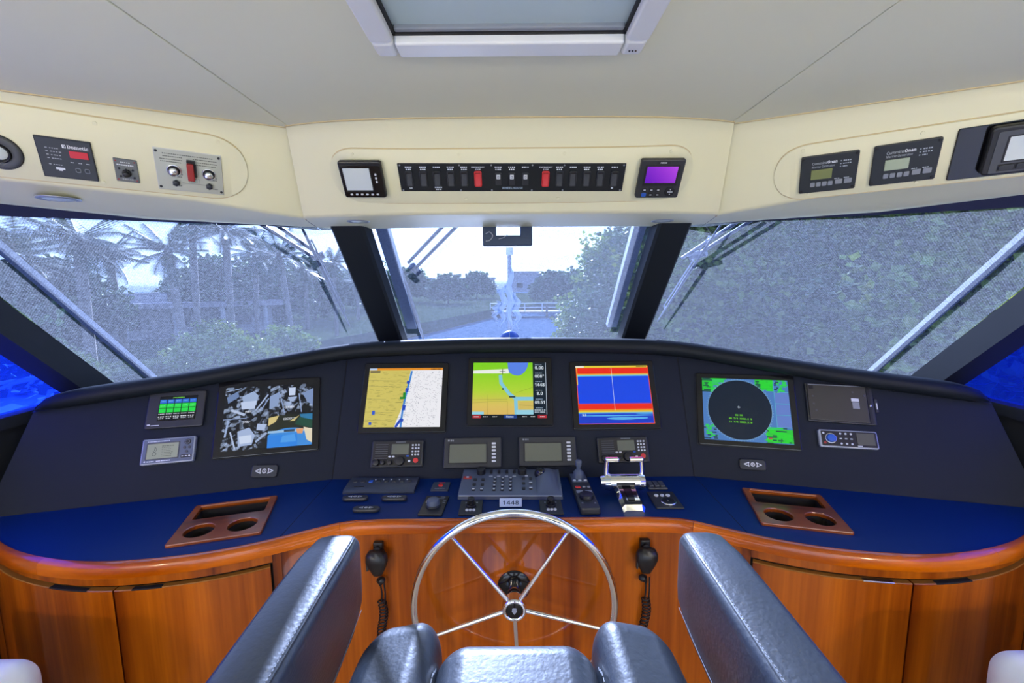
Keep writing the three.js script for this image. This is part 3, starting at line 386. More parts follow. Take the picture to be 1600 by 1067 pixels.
// ------------------------------------------------------------------ dashboard: instrument panels and the long brow over them
const BROW = [[-1.87, 1.236, -1.74], [-1.62, 1.262, -1.815], [-1.36, 1.291, -1.895], [-1.08, 1.332, -1.99], [-0.765, 1.374, -2.098], [-0.4, 1.392, -2.112], [0, 1.397, -2.116], [0.4, 1.392, -2.112], [0.765, 1.374, -2.098], [1.08, 1.332, -1.99], [1.36, 1.291, -1.895], [1.62, 1.262, -1.815], [1.87, 1.236, -1.74]];
{
  const t = thing('dashboard', 'dark charcoal helm dashboard of three angled panels under a padded black brow', 'dashboard', V(0, 0, 0));
  const curve = new THREE.CatmullRomCurve3(BROW.map((p) => V(...p)), false, 'centripetal'), pts = curve.getSpacedPoints(96);
  const meet = (W, y) => { const d = CEN.n.clone().cross(W.n), k = (y - W.o.y) / d.y; return W.o.clone().addScaledVector(d, k); };
  const panel = (S, x0, x1, ends) => {
    const loc = (p) => { const q = p.clone().sub(S.o); return [q.dot(S.u), q.dot(S.v)]; };
    const tops = pts.filter((p) => p.x > x0 + 0.012 && p.x < x1 - 0.012), e = 0.0015, top = [...(x0 > -1 ? [V(x0 + e, 1.385, tl.z)] : []), ...tops, ...(x1 < 1 ? [V(x1 - e, 1.385, tl.z)] : [])].map((p) => loc(p)).map(([u, v]) => [u, v + 0.012]);
    const g = part(t, 'instrument_panel', ext(polyShape([ends[0], ends[1], ...top.reverse()]), 0.02, 0.001, -0.02), M.dash);
    g.position.copy(S.o); g.quaternion.setFromRotationMatrix(S.m.clone().setPosition(0, 0, 0));
  };
  const tl = meet(WING_L, 1.385), tr = meet(WING_R, 1.385);
  panel(CEN, tl.x, tr.x, [[-0.7635, 0], [0.7635, 0]]);
  panel(WING_L, -1.9, tl.x, [[-1.165, 0], [-0.0015, 0]]); panel(WING_R, tr.x, 1.9, [[0.0015, 0], [1.165, 0]]);
  part(t, 'back_board', [box(1.7, 0.62, 0.02, 0, 0.29, -0.05).applyMatrix4(CEN.m), box(1.1, 0.36, 0.02, -0.55, 0.17, -0.05).applyMatrix4(WING_L.m), box(1.1, 0.36, 0.02, 0.55, 0.17, -0.05).applyMatrix4(WING_R.m)], M.blackMatte);
  for (const s of [-1, 1]) part(t, 'end_panel', loft([[V(s * 1.872, 1.245, -1.745), V(s * 1.888, 0.9, -1.535)], [V(s * 1.885, 1.19, -1.95), V(s * 1.9, 0.9, -1.95)]]), M.dash);
  for (const s of [-1, 1]) part(t, 'seam', tube([V(s * 0.765, 0.9, -1.83), s < 0 ? tl : tr], 0.0022, 2, 5), M.seam);
  // brow: bullnose section, then the dash top running back to the foot of the glass
  const foot = (x) => { const a = Math.abs(x), k = Math.max(0, (a - 0.735) / (1.955 - 0.735)); return V(x * (1 + 0.04 * k), 1.33 - 0.125 * k, -2.835 + 0.65 * k); };
  const rows = pts.map((p, i) => {
    const d = pts[Math.min(i + 1, pts.length - 1)].clone().sub(pts[Math.max(i - 1, 0)]), n = V(-d.z, 0, d.x).normalize(); if (n.z < 0) n.negate();
    const k = Math.min(1, Math.min(i, pts.length - 1 - i) / 5), e = Math.sqrt(1 - (1 - k) * (1 - k)) * 0.85 + 0.15;
    const f = (o, y) => V(p.x + n.x * o, p.y + y * e, p.z + n.z * o), b = foot(p.x);
    return [f(-0.03, -0.002), f(0.03, -0.002), f(0.044 * e, 0.004), f(0.054 * e, 0.016), f(0.058 * e, 0.032), f(0.053 * e, 0.05), f(0.038 * e, 0.062), f(0.012, 0.067), f(-0.06, 0.054), b.clone().lerp(f(-0.06, 0.05), 0.4), b];
  });
  part(t, 'brow', [loft(rows, false, 1.0), cap(rows[0]), cap([...rows[rows.length - 1]].reverse())], M.dashTop);
}

// ------------------------------------------------------------------ worktop with its wooden edge, and the cabinets under it
const FRONT = [[0, -1.497], [0.3, -1.497], [0.5, -1.494], [0.59, -1.481], [0.67, -1.441], [0.84, -1.352], [0.99, -1.300], [1.19, -1.268], [1.33, -1.272], [1.49, -1.306], [1.63, -1.362], [1.87, -1.51]];
const frontCurve = new THREE.CatmullRomCurve3([...FRONT.slice(1).reverse().map(([x, z]) => V(-x, 0, z)), ...FRONT.map(([x, z]) => V(x, 0, z))], false, 'centripetal').getSpacedPoints(260);
function frontLine(x0, x1, out) { // points along the front between two x, pushed out towards the room
  const L = []; frontCurve.forEach((p, i) => { if (p.x >= x0 && p.x <= x1) { const d = frontCurve[Math.min(i + 1, 260)].clone().sub(frontCurve[Math.max(i - 1, 0)]), n = V(-d.z, 0, d.x).normalize(); L.push({ p, n }); } });
  const at = (x) => { for (let i = 0; i < 260; i++) { const a = frontCurve[i], b = frontCurve[i + 1]; if (a.x <= x && b.x >= x) { const d = b.clone().sub(a); return { p: a.clone().lerp(b, (x - a.x) / d.x), n: V(-d.z, 0, d.x).normalize() }; } } };
  for (const [x, first] of [[x0, true], [x1, false]]) { const e = at(x); if (e) first ? L.unshift(e) : L.push(e); }
  return L.map((e) => ({ ...e, q: e.p.clone().addScaledVector(e.n, out) }));
}
const cups = [{ s: -1, u: -1.0045, z: -1.502, a: R(16.6) }, { s: 1, u: 1.0005, z: -1.538, a: R(-14.2) }];
{
  const t = thing('worktop', 'dark navy helm worktop with a varnished wooden edge curving round its front', 'worktop', V(0, 0, 0));
  const zb = (x) => -1.83 + Math.max(0, Math.abs(x) - 0.765) * Math.tan(R(15)) - 0.012;
  const slab = (x0, x1, hole) => { const f = frontLine(x0, x1, 0.002).map((e) => [e.q.x, -e.q.z]); const s = polyShape([...f, [x1, -zb(x1)], ...(x0 < -0.765 && x1 > 0.765 ? [] : []), [x0, -zb(x0)]]); if (hole) { const p = new THREE.Path(), c = Math.cos(hole.a), d = Math.sin(hole.a); [[-0.13, -0.13], [0.13, -0.13], [0.13, 0.13], [-0.13, 0.13]].forEach(([a, b], i) => { const X = hole.u + a * c - b * d, Y = -hole.z + a * d + b * c; i ? p.lineTo(X, Y) : p.moveTo(X, Y); }); p.closePath(); s.holes.push(p); } return new THREE.ExtrudeGeometry(s, { depth: 0.03, bevelEnabled: false }).rotateX(-Math.PI / 2).translate(0, DESK_Y - 0.03, 0); };
  part(t, 'desk_surface', slab(-0.7635, 0.7635), M.desk);
  part(t, 'desk_surface', slab(-1.87, -0.7665, cups[0]), M.desk); part(t, 'desk_surface', slab(0.7665, 1.87, cups[1]), M.desk);
  part(t, 'seam', boxTo(-0.7668, -0.7632, 0.885, 0.8995, -1.83, -1.41), M.seam); part(t, 'seam', boxTo(0.7632, 0.7668, 0.885, 0.8995, -1.83, -1.41), M.seam);
  const sec = [[0.0, -0.03], [0.0, 0.001], [0.001, 0.003], [0.012, 0.003], [0.021, 0.0005], [0.026, -0.006], [0.028, -0.014], [0.028, -0.034], [0.026, -0.039], [0.02, -0.041], [0.0, -0.041]];
  const joints = [-1.9, -1.42, -0.6, 0.62, 1.45, 1.9];
  for (let k = 0; k < 5; k++) part(t, 'wood_edge', loft(frontLine(joints[k] + 0.0004, joints[k + 1] - 0.0004, 0).map(({ p, n }) => sec.map(([o, y]) => V(p.x + n.x * o, DESK_Y + y, p.z + n.z * o))), true, 0.7), M.woodRim);
}
const sheet = (x0, x1, out, y0, y1, th = 0.018) => { const L = frontLine(x0, x1, 0); return loft(L.map(({ p, n }) => [[out - th, y0], [out, y0], [out, y1 - 0.002], [out - 0.002, y1], [out - th, y1]].map(([o, y]) => V(p.x + n.x * o, y, p.z + n.z * o))), true, 0.5); };
const sheetCaps = (x0, x1, out, y0, y1, th = 0.018) => { const L = frontLine(x0, x1, 0), f = ({ p, n }) => [[out - th, y0], [out, y0], [out, y1], [out - th, y1]].map(([o, y]) => V(p.x + n.x * o, y, p.z + n.z * o)); return [cap(f(L[0])), cap(f(L[L.length - 1]).reverse())]; };
{
  const gapL = on(160, 935, level(0.815)).p.x, gapR = on(1427, 911, level(0.815)).p.x, stL = on(421, 888, level(0.82)).p.x, stR = on(1178, 880, level(0.82)).p.x;
  const f = thing('helm_front_panel', 'varnished reddish wooden panel behind the steering wheel, between the two curved cabinets', 'panel', V(0, 0, 0));
  part(f, 'panel_board', sheet(stL + 0.016, stR - 0.016, -0.012, 0.02, 0.862, 0.02), M.wood);
  part(f, 'stile', sheet(stL - 0.006, stL + 0.016, -0.006, 0.02, 0.862, 0.026), M.wood); part(f, 'stile', sheet(stR - 0.016, stR + 0.006, -0.006, 0.02, 0.862, 0.026), M.wood);
  for (const [s, g, st, words] of [[-1, gapL, stL, 'curved wooden cabinet with two varnished doors under the left end of the worktop'], [1, gapR, stR, 'curved wooden cabinet with two varnished doors under the right end of the worktop']]) {
    const c = thing('helm_cabinet', words, 'cabinet', V(0, 0, 0)), end = s * 1.74;
    const X = (a, b) => [Math.min(a, b), Math.max(a, b)];
    part(c, 'top_rail', sheet(...X(st - s * -0.006, s * 1.87), 0.004, 0.824, 0.862, 0.02), M.wood);
    part(c, 'recess', sheet(...X(st, s * 1.87), -0.016, 0.02, 0.826, 0.006), M.hole);
    for (const [k, [a, b]] of [[st + s * 0.012, g - s * 0.002], [g + s * 0.003, end]].entries()) {
      const d = new THREE.Group(); d.name = 'door'; c.add(d);
      const [x0, x1] = X(a, b), m = k === 0 ? (s < 0 ? [0.12, 0.32] : [0.68, 0.88]) : (s < 0 ? [0.62, 0.86] : [0.12, 0.34]);
      part(d, 'door_leaf', [sheet(x0, x1, 0.012, 0.1, 0.812, 0.022), ...sheetCaps(x0, x1, 0.012, 0.1, 0.812, 0.022)], M.wood);
      part(d, 'top_edge', sheet(x0, x1, 0.0125, 0.8118, 0.8135, 0.02), M.woodEdge);
      part(d, 'finger_pull', sheet(x0 + (x1 - x0) * m[0], x0 + (x1 - x0) * m[1], 0.0132, 0.8105, 0.8142, 0.016), k === 0 && s > 0 ? M.steel : M.hole);
    }
    part(c, 'stile', sheet(...X(end + s * 0.006, s * 1.87), 0.012, 0.02, 0.824, 0.022), M.wood);
    part(c, 'plinth', sheet(...X(st, s * 1.87), -0.03, 0.0, 0.1, 0.02), M.wood);
  }
}
// wooden drink holders let into the worktop
for (const { s, u, z, a } of cups) {
  const t = thing('drink_holder', s < 0 ? 'wooden tray with two cup holes and a slot in the left side of the worktop' : 'wooden tray with two cup holes and a slot in the right side of the worktop', 'cup holder', V(u, DESK_Y, z)); t.rotation.y = a;
  const w = 0.274, sh = rrect(w, w, 0.008), cx = s * 0.0;
  sh.holes.push(rrect(0.226, 0.094, 0.006, THREE.Path, 0, 0.068)); for (const x of [-0.064, 0.064]) { const p = new THREE.Path(); p.absarc(cx + x, -0.064, 0.044, 0, Math.PI * 2, true); sh.holes.push(p); }
  part(t, 'tray', ext(sh, 0.016, 0.003, 0, 20).rotateX(-Math.PI / 2).translate(0, -0.006, 0), M.woodTray);
  part(t, 'slot_rail', [new RoundedBoxGeometry(0.232, 0.016, 0.012, 3, 0.005).translate(0, 0.008, -0.118)], M.woodTray);
  const well = new THREE.CylinderGeometry(0.0445, 0.042, 0.09, 28, 1, true).translate(0, -0.045, 0);
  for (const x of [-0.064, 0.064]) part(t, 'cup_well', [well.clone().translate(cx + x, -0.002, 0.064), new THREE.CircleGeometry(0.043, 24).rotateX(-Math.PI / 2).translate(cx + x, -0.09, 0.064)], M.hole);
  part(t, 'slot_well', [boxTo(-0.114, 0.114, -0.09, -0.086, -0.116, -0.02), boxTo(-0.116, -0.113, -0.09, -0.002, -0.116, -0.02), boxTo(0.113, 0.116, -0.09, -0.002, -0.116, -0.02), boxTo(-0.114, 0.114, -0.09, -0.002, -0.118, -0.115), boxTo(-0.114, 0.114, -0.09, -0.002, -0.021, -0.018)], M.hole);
}

// ------------------------------------------------------------------ displays and radios on the dashboard
function fitted(name, label, category, S, quad, group, lift = 0) { const q = span(S, quad); const g = mount(name, label, category, S, q.u, q.v, group, q.turn, lift); g.w = q.w; g.h = q.h; return g; }
const local = (S, g, px, py) => { const p = on(px, py, S).p.clone().sub(g.position).applyQuaternion(g.quaternion.clone().invert()); return p; };
function inner(S, g, quad) { const P = []; for (let i = 0; i < 8; i += 2) P.push(local(S, g, quad[i], quad[i + 1])); return { x: (P[0].x + P[1].x + P[2].x + P[3].x) / 4, y: (P[0].y + P[1].y + P[2].y + P[3].y) / 4, w: (P[1].x - P[0].x + P[2].x - P[3].x) / 2, h: (P[0].y - P[3].y + P[1].y - P[2].y) / 2 }; }
function screenLight(g, w, h, color, power) { const l = new THREE.RectAreaLight(color, power, w, h); l.position.set(0, 0, 0.02); l.lookAt(0, 0, 1); const a = new THREE.Object3D(); a.name = 'screen_light'; a.add(l); l.rotation.set(0, Math.PI, 0); g.add(a); }
function monitor(label, S, outer, scr, tex, k, color) {
  const g = fitted('monitor', label, 'monitor', S, outer), i = inner(S, g, scr);
  part(g, 'bezel', plate(g.w, g.h, 0.014, 0.008, 0.003), M.blackGloss);
  part(g, 'trim_ring', ringPlate(g.w + 0.006, g.h + 0.006, 0.004, 0.01, g.w - 0.004, g.h - 0.004, 0.006, 0.001), M.blackMatte);
  part(g, 'screen', screen(i.w, i.h, 0.0146, i.x, i.y), glowing(tex, k));
  screenLight(g, i.w * 0.95, i.h * 0.95, color, 0.1);
  return g;
}
const GLOW = 0.25;
monitor('square black monitor split into four engine room and cockpit camera pictures', WING_L, [344.4, 598.4, 502, 589.8, 497.3, 703.4, 331.3, 717.8], [356.2, 606.9, 491.2, 601, 487.2, 694.8, 344.2, 708], T.cctv, GLOW, 0x9fb4d8);
monitor('monitor showing a yellow and white sea chart with a blue channel', CEN, [571.9, 568.7, 701, 567.7, 697.4, 676.2, 558.7, 677.2], [579.8, 577, 692.8, 576.6, 687.9, 667.7, 568.7, 669], T.chart, GLOW, 0xe6dfa8);
monitor('middle monitor showing a bright green street and water map with a dark data column', CEN, [732.5, 560.2, 860.2, 560.2, 865.5, 665.5, 729.4, 666], [740, 568.7, 852.8, 567.7, 856, 654.9, 737.9, 655.5], T.nav, GLOW, 0xa8d868);
monitor('monitor showing a blue sonar picture between red bands', CEN, [889.3, 566.2, 1018.1, 564.8, 1033.1, 670.3, 896.3, 672.2], [897.8, 573.4, 1009.7, 572.8, 1022.8, 662.8, 905.3, 664.1], T.sonar, GLOW, 0x5a78ff);
monitor('monitor showing a green and blue radar display with a dark round scope', WING_R, [1085.5, 583.7, 1237.2, 589, 1253, 705, 1092.2, 694.5], [1095.2, 592.2, 1226.8, 595.8, 1240.9, 695.8, 1100.7, 687.2], T.radar, GLOW, 0x60b8a0);

function radio(label, quad) {
  const g = fitted('vhf_radio', label, 'radio', CEN, quad), w = g.w, h = g.h;
  part(g, 'case', plate(w, h, 0.02, 0.006, 0.004), M.charcoal);
  part(g, 'front_plate', plate(w * 0.93, h * 0.9, 0.003, 0.004, 0.001, 0, 0, 0.019), M.black);
  const sl = []; for (let i = 0; i < 7; i++) sl.push(box(w * 0.24, h * 0.03, 0.003, -w * 0.3, h * (0.3 - i * 0.085), 0.0225)); part(g, 'speaker_grille', sl, M.blackMatte);
  part(g, 'grille_bars', sl.map((q) => q.clone().translate(0, h * 0.042, 0.0005)), M.grey);
  part(g, 'display', plate(w * 0.34, h * 0.4, 0.004, 0.002, 0.001, w * 0.06, h * 0.16, 0.02), M.lcd);
  for (let r = 0; r < 4; r++) for (let c = 0; c < 3; c++) part(g, 'key', plate(w * 0.035, h * 0.06, 0.003, 0.002, 0.0006, w * (0.3 + c * 0.057), h * (0.31 - r * 0.12), 0.0215), M.key);
  for (const [x, r] of [[-0.38, 0.062], [-0.25, 0.04], [-0.12, 0.045], [0.07, 0.085]]) part(g, 'knob', knob(w * r, 0.018, w * x, -h * (r > 0.08 ? 0.29 : 0.34), 0.0215), M.black);
  for (const x of [-0.135, -0.065]) part(g, 'key', plate(w * 0.05, h * 0.06, 0.003, 0.002, 0.0006, w * x, -h * 0.11, 0.0215), M.key);
  part(g, 'key', plate(w * 0.05, h * 0.06, 0.003, 0.002, 0.0006, w * 0.21, -h * 0.1, 0.0215), M.blue); part(g, 'key', plate(w * 0.045, h * 0.08, 0.003, 0.002, 0.0006, w * 0.245, -h * 0.29, 0.0215), M.key);
  part(g, 'distress_button', disc(w * 0.048, 0.005, w * 0.37, -h * 0.27, 0.021), M.red);
  const n = []; for (let i = 0; i < 8; i++) n.push(box(w * 0.018, h * 0.025, 0.001, w * (-0.02 + i * 0.024), h * 0.43, 0.0225)); part(g, 'lettering', n, M.greyLight);
}
radio('black marine radio with keypad below the sea chart monitor', [583.6, 690, 663.4, 689, 660.9, 729.4, 580.4, 731.5]);
radio('black marine radio with keypad below the sonar monitor, behind the throttle', [931, 684.4, 1009.7, 683.4, 1013.4, 721.9, 934.7, 724.7]);
function pilot(label, quad) {
  const g = fitted('autopilot_display', label, 'display', CEN, quad), w = g.w, h = g.h;
  part(g, 'case', plate(w, h, 0.022, 0.005, 0.003), M.charcoal);
  part(g, 'lcd', plate(w * 0.64, h * 0.62, 0.002, 0.002, 0.0005, -w * 0.08, -h * 0.03, 0.0212), M.lcd);
  part(g, 'lcd_frame', ringPlate(w * 0.68, h * 0.68, 0.003, 0.003, w * 0.635, h * 0.61, 0.002, 0.0006, -w * 0.08, -h * 0.03, 0.021), M.black);
  for (let i = 0; i < 6; i++) part(g, 'button', plate(w * 0.07, h * 0.065, 0.003, 0.002, 0.0006, w * 0.37, h * (0.29 - i * 0.118), 0.0212), M.key);
  part(g, 'lettering', [box(w * 0.03, h * 0.05, 0.001, -w * 0.42, h * 0.41, 0.022), box(w * 0.03, h * 0.05, 0.001, -w * 0.375, h * 0.41, 0.022), box(w * 0.015, h * 0.05, 0.001, -w * 0.34, h * 0.41, 0.022)], M.greyLight);
}
pilot('grey instrument with blank display, below the middle monitor and right of the left radio', [695.3, 685.7, 783, 684.7, 784, 730.4, 693.6, 732.6]);
pilot('grey instrument with blank display, below the middle monitor on the throttle side', [810, 684, 898.1, 683.4, 901, 728.4, 811.9, 729.4]);
{
  const g = fitted('tank_monitor', 'small dark display with rows of blue and green cells on the left dashboard wing', 'display', WING_L, [237, 615, 324.9, 611.3, 319, 665.8, 228, 672.5]), w = g.w, h = g.h;
  part(g, 'case', plate(w, h, 0.018, 0.008, 0.004), M.charcoal); part(g, 'screen', screen(w * 0.66, h * 0.68, 0.0186, w * 0.03, h * 0.03), glowing(T.tank, GLOW));
  part(g, 'logo', [box(w * 0.05, h * 0.035, 0.001, -w * 0.43, -h * 0.4, 0.0182), box(w * 0.14, h * 0.02, 0.001, -w * 0.32, -h * 0.42, 0.0182)], M.key);
  const d = fitted('navigation_receiver', 'silver-grey receiver with pale green display and round keypad, under the blue and green tank display', 'display', WING_L, [228, 688.7, 309, 682, 305.8, 720.9, 221.4, 728.8]), a = d.w, b = d.h;
  part(d, 'case', plate(a, b, 0.022, 0.006, 0.004), M.silver); part(d, 'face', screen(a * 0.94, b * 0.9, 0.0224), printed(T.gpsFace));
  part(d, 'lcd', screen(a * 0.58, b * 0.58, 0.0236, -a * 0.1, 0), printed(T.gpsLcd, 0.25)); part(d, 'lcd_frame', ringPlate(a * 0.62, b * 0.66, 0.003, 0.003, a * 0.58, b * 0.58, 0.002, 0.001, -a * 0.1, 0, 0.0215), M.grey);
  part(d, 'cursor_pad', disc(a * 0.06, 0.005, a * 0.36, b * 0.28, 0.022), M.charcoal); part(d, 'cursor_ring', new THREE.TorusGeometry(a * 0.04, 0.0008, 6, 20).translate(a * 0.36, b * 0.28, 0.0275), M.greyLight);
  for (const [x, y] of [[0.31, 0.06], [0.4, 0.06], [0.355, -0.1]]) part(d, 'key', disc(a * 0.03, 0.003, a * x, b * y, 0.0224), M.grey);
  part(d, 'key_strip', plate(a * 0.2, b * 0.11, 0.003, 0.003, 0.0008, a * 0.355, -b * 0.28, 0.0222), M.charcoal); for (let i = 0; i < 3; i++) part(d, 'key', plate(a * 0.04, b * 0.04, 0.002, 0.002, 0.0004, a * (0.29 + 0.065 * i), -b * 0.28, 0.0246), M.key);
}
function rockerButton(label, S, quad, group) {
  const g = fitted('thruster_button', label, 'button', S, quad, group), w = g.w, h = g.h;
  part(g, 'base', plate(w, h, 0.012, 0.012, 0.004), M.charcoal); part(g, 'symbol', new THREE.ShapeGeometry(rrect(w * 0.9, h * 0.8, 0.006)).translate(0, 0, 0.0123), (rockerButton.m ??= (() => { const m = printed(T.arrow, 0.5); return m; })()));
  const uv = g.children[1].geometry.attributes.uv, p = g.children[1].geometry.attributes.position; for (let i = 0; i < uv.count; i++) uv.setXY(i, p.getX(i) / (w * 0.9) + 0.5, p.getY(i) / (h * 0.8) + 0.5);
}
rockerButton('dark button with two white arrows on the left wing, under the camera monitor', WING_L, [393.5, 726.5, 435, 726.5, 434, 745.6, 393.5, 746.8]);
rockerButton('dark button with two white arrows on the right wing, under the radar monitor', WING_R, [1153.4, 716.4, 1196, 719.3, 1196, 736, 1155.6, 733.3]);
for (const [x, y, l] of [[555.3, 781, 'left of the two arrow buttons below the flat keypad on the worktop'], [616.3, 781, 'right of the two arrow buttons below the flat keypad on the worktop'], [572.2, 798.4, 'single arrow button on the worktop nearest the wooden edge, left of the wheel']]) {
  const q = on(x, y, DESK), g = mount('thruster_button', l, 'button', DESK, q.u, q.v, null), w = 0.098, h = 0.032;
  part(g, 'base', plate(w, h, 0.014, 0.016, 0.005), M.charcoal); const s = screen(w * 0.72, h * 0.7, 0.0144); part(g, 'symbol', s, rockerButton.m);
}
{
  const g = fitted('flip_screen', 'closed dark brown screen panel with a paper sticker on the right dashboard wing', 'display', WING_R, [1255.7, 599, 1358.6, 604.6, 1369.3, 665.3, 1261.4, 658.6]), w = g.w, h = g.h, br = mat([0.045, 0.042, 0.034], 0.35);
  part(g, 'housing', plate(w, h, 0.012, 0.005, 0.003), M.charcoal); part(g, 'cover', plate(w * 0.87, h * 0.92, 0.007, 0.003, 0.002, -w * 0.04, 0.0, 0.011), br);
  part(g, 'hinge_slot', box(w * 0.04, h * 0.96, 0.004, w * 0.43, 0, 0.012), M.black); part(g, 'top_edge', box(w * 0.84, 0.003, 0.003, -w * 0.04, h * 0.455, 0.0175), M.greyLight);
  part(g, 'sticker', box(w * 0.11, h * 0.08, 0.0006, w * 0.22, h * 0.1, 0.0184), M.key); part(g, 'sticker', box(w * 0.1, h * 0.17, 0.0006, w * 0.225, -h * 0.04, 0.0184), M.greyLight);
  part(g, 'window', box(w * 0.07, h * 0.09, 0.001, -w * 0.42, h * 0.38, 0.0183), M.black); part(g, 'latch', plate(0.012, h * 0.34, 0.012, 0.003, 0.002, w * 0.53, 0.0, 0), M.charcoal); part(g, 'latch_pin', disc(0.004, 0.004, w * 0.44, -h * 0.02, 0.0135), M.chrome); part(g, 'latch_edge', box(0.003, h * 0.16, 0.002, w * 0.535, -h * 0.02, 0.0125), M.key);
  for (const [x, y] of [[-0.4, 0.15], [-0.4, -0.05], [-0.37, -0.22], [0.36, 0.22], [0.2, 0.3]]) part(g, 'screw', disc(0.004, 0.002, w * x, h * y, 0.0178, 10), M.grey);
  const s = fitted('stereo', 'slim silver-edged marine stereo with round knob and grey display on the right wing', 'stereo', WING_R, [1274.9, 671, 1366, 676, 1372, 703.6, 1279.4, 699]), a = s.w, b = s.h;
  part(s, 'case', plate(a, b, 0.018, 0.008, 0.004), M.silver); part(s, 'face', plate(a * 0.93, b * 0.84, 0.004, 0.004, 0.001, 0.002, 0, 0.0165), M.black);
  part(s, 'display', plate(a * 0.3, b * 0.66, 0.003, 0.002, 0.0006, a * 0.29, b * 0.02, 0.0195), mat([0.09, 0.09, 0.08], 0.2));
  part(s, 'knob_ring', new THREE.TorusGeometry(b * 0.26, 0.0022, 8, 28).translate(-a * 0.3, 0, 0.021), M.chrome); part(s, 'knob', knob(b * 0.22, 0.012, -a * 0.3, 0, 0.0195), M.blue);
  for (let r = 0; r < 3; r++) for (let c = 0; c < 3; c++) part(s, 'button', r === 1 ? plate(a * 0.045, b * 0.06, 0.002, 0.002, 0.0005, a * (-0.13 + c * 0.09), 0, 0.0195) : disc(b * 0.055, 0.003, a * (-0.13 + c * 0.09), b * (0.28 - r * 0.28), 0.0195, 12), M.key);
  part(s, 'power_button', disc(b * 0.06, 0.003, -a * 0.42, b * 0.28, 0.0195, 12), M.key); part(s, 'button', disc(b * 0.07, 0.003, -a * 0.41, -b * 0.26, 0.0195, 12), M.redDark); part(s, 'lettering', box(a * 0.08, b * 0.05, 0.001, a * 0.18, -b * 0.37, 0.0203), M.key);
}

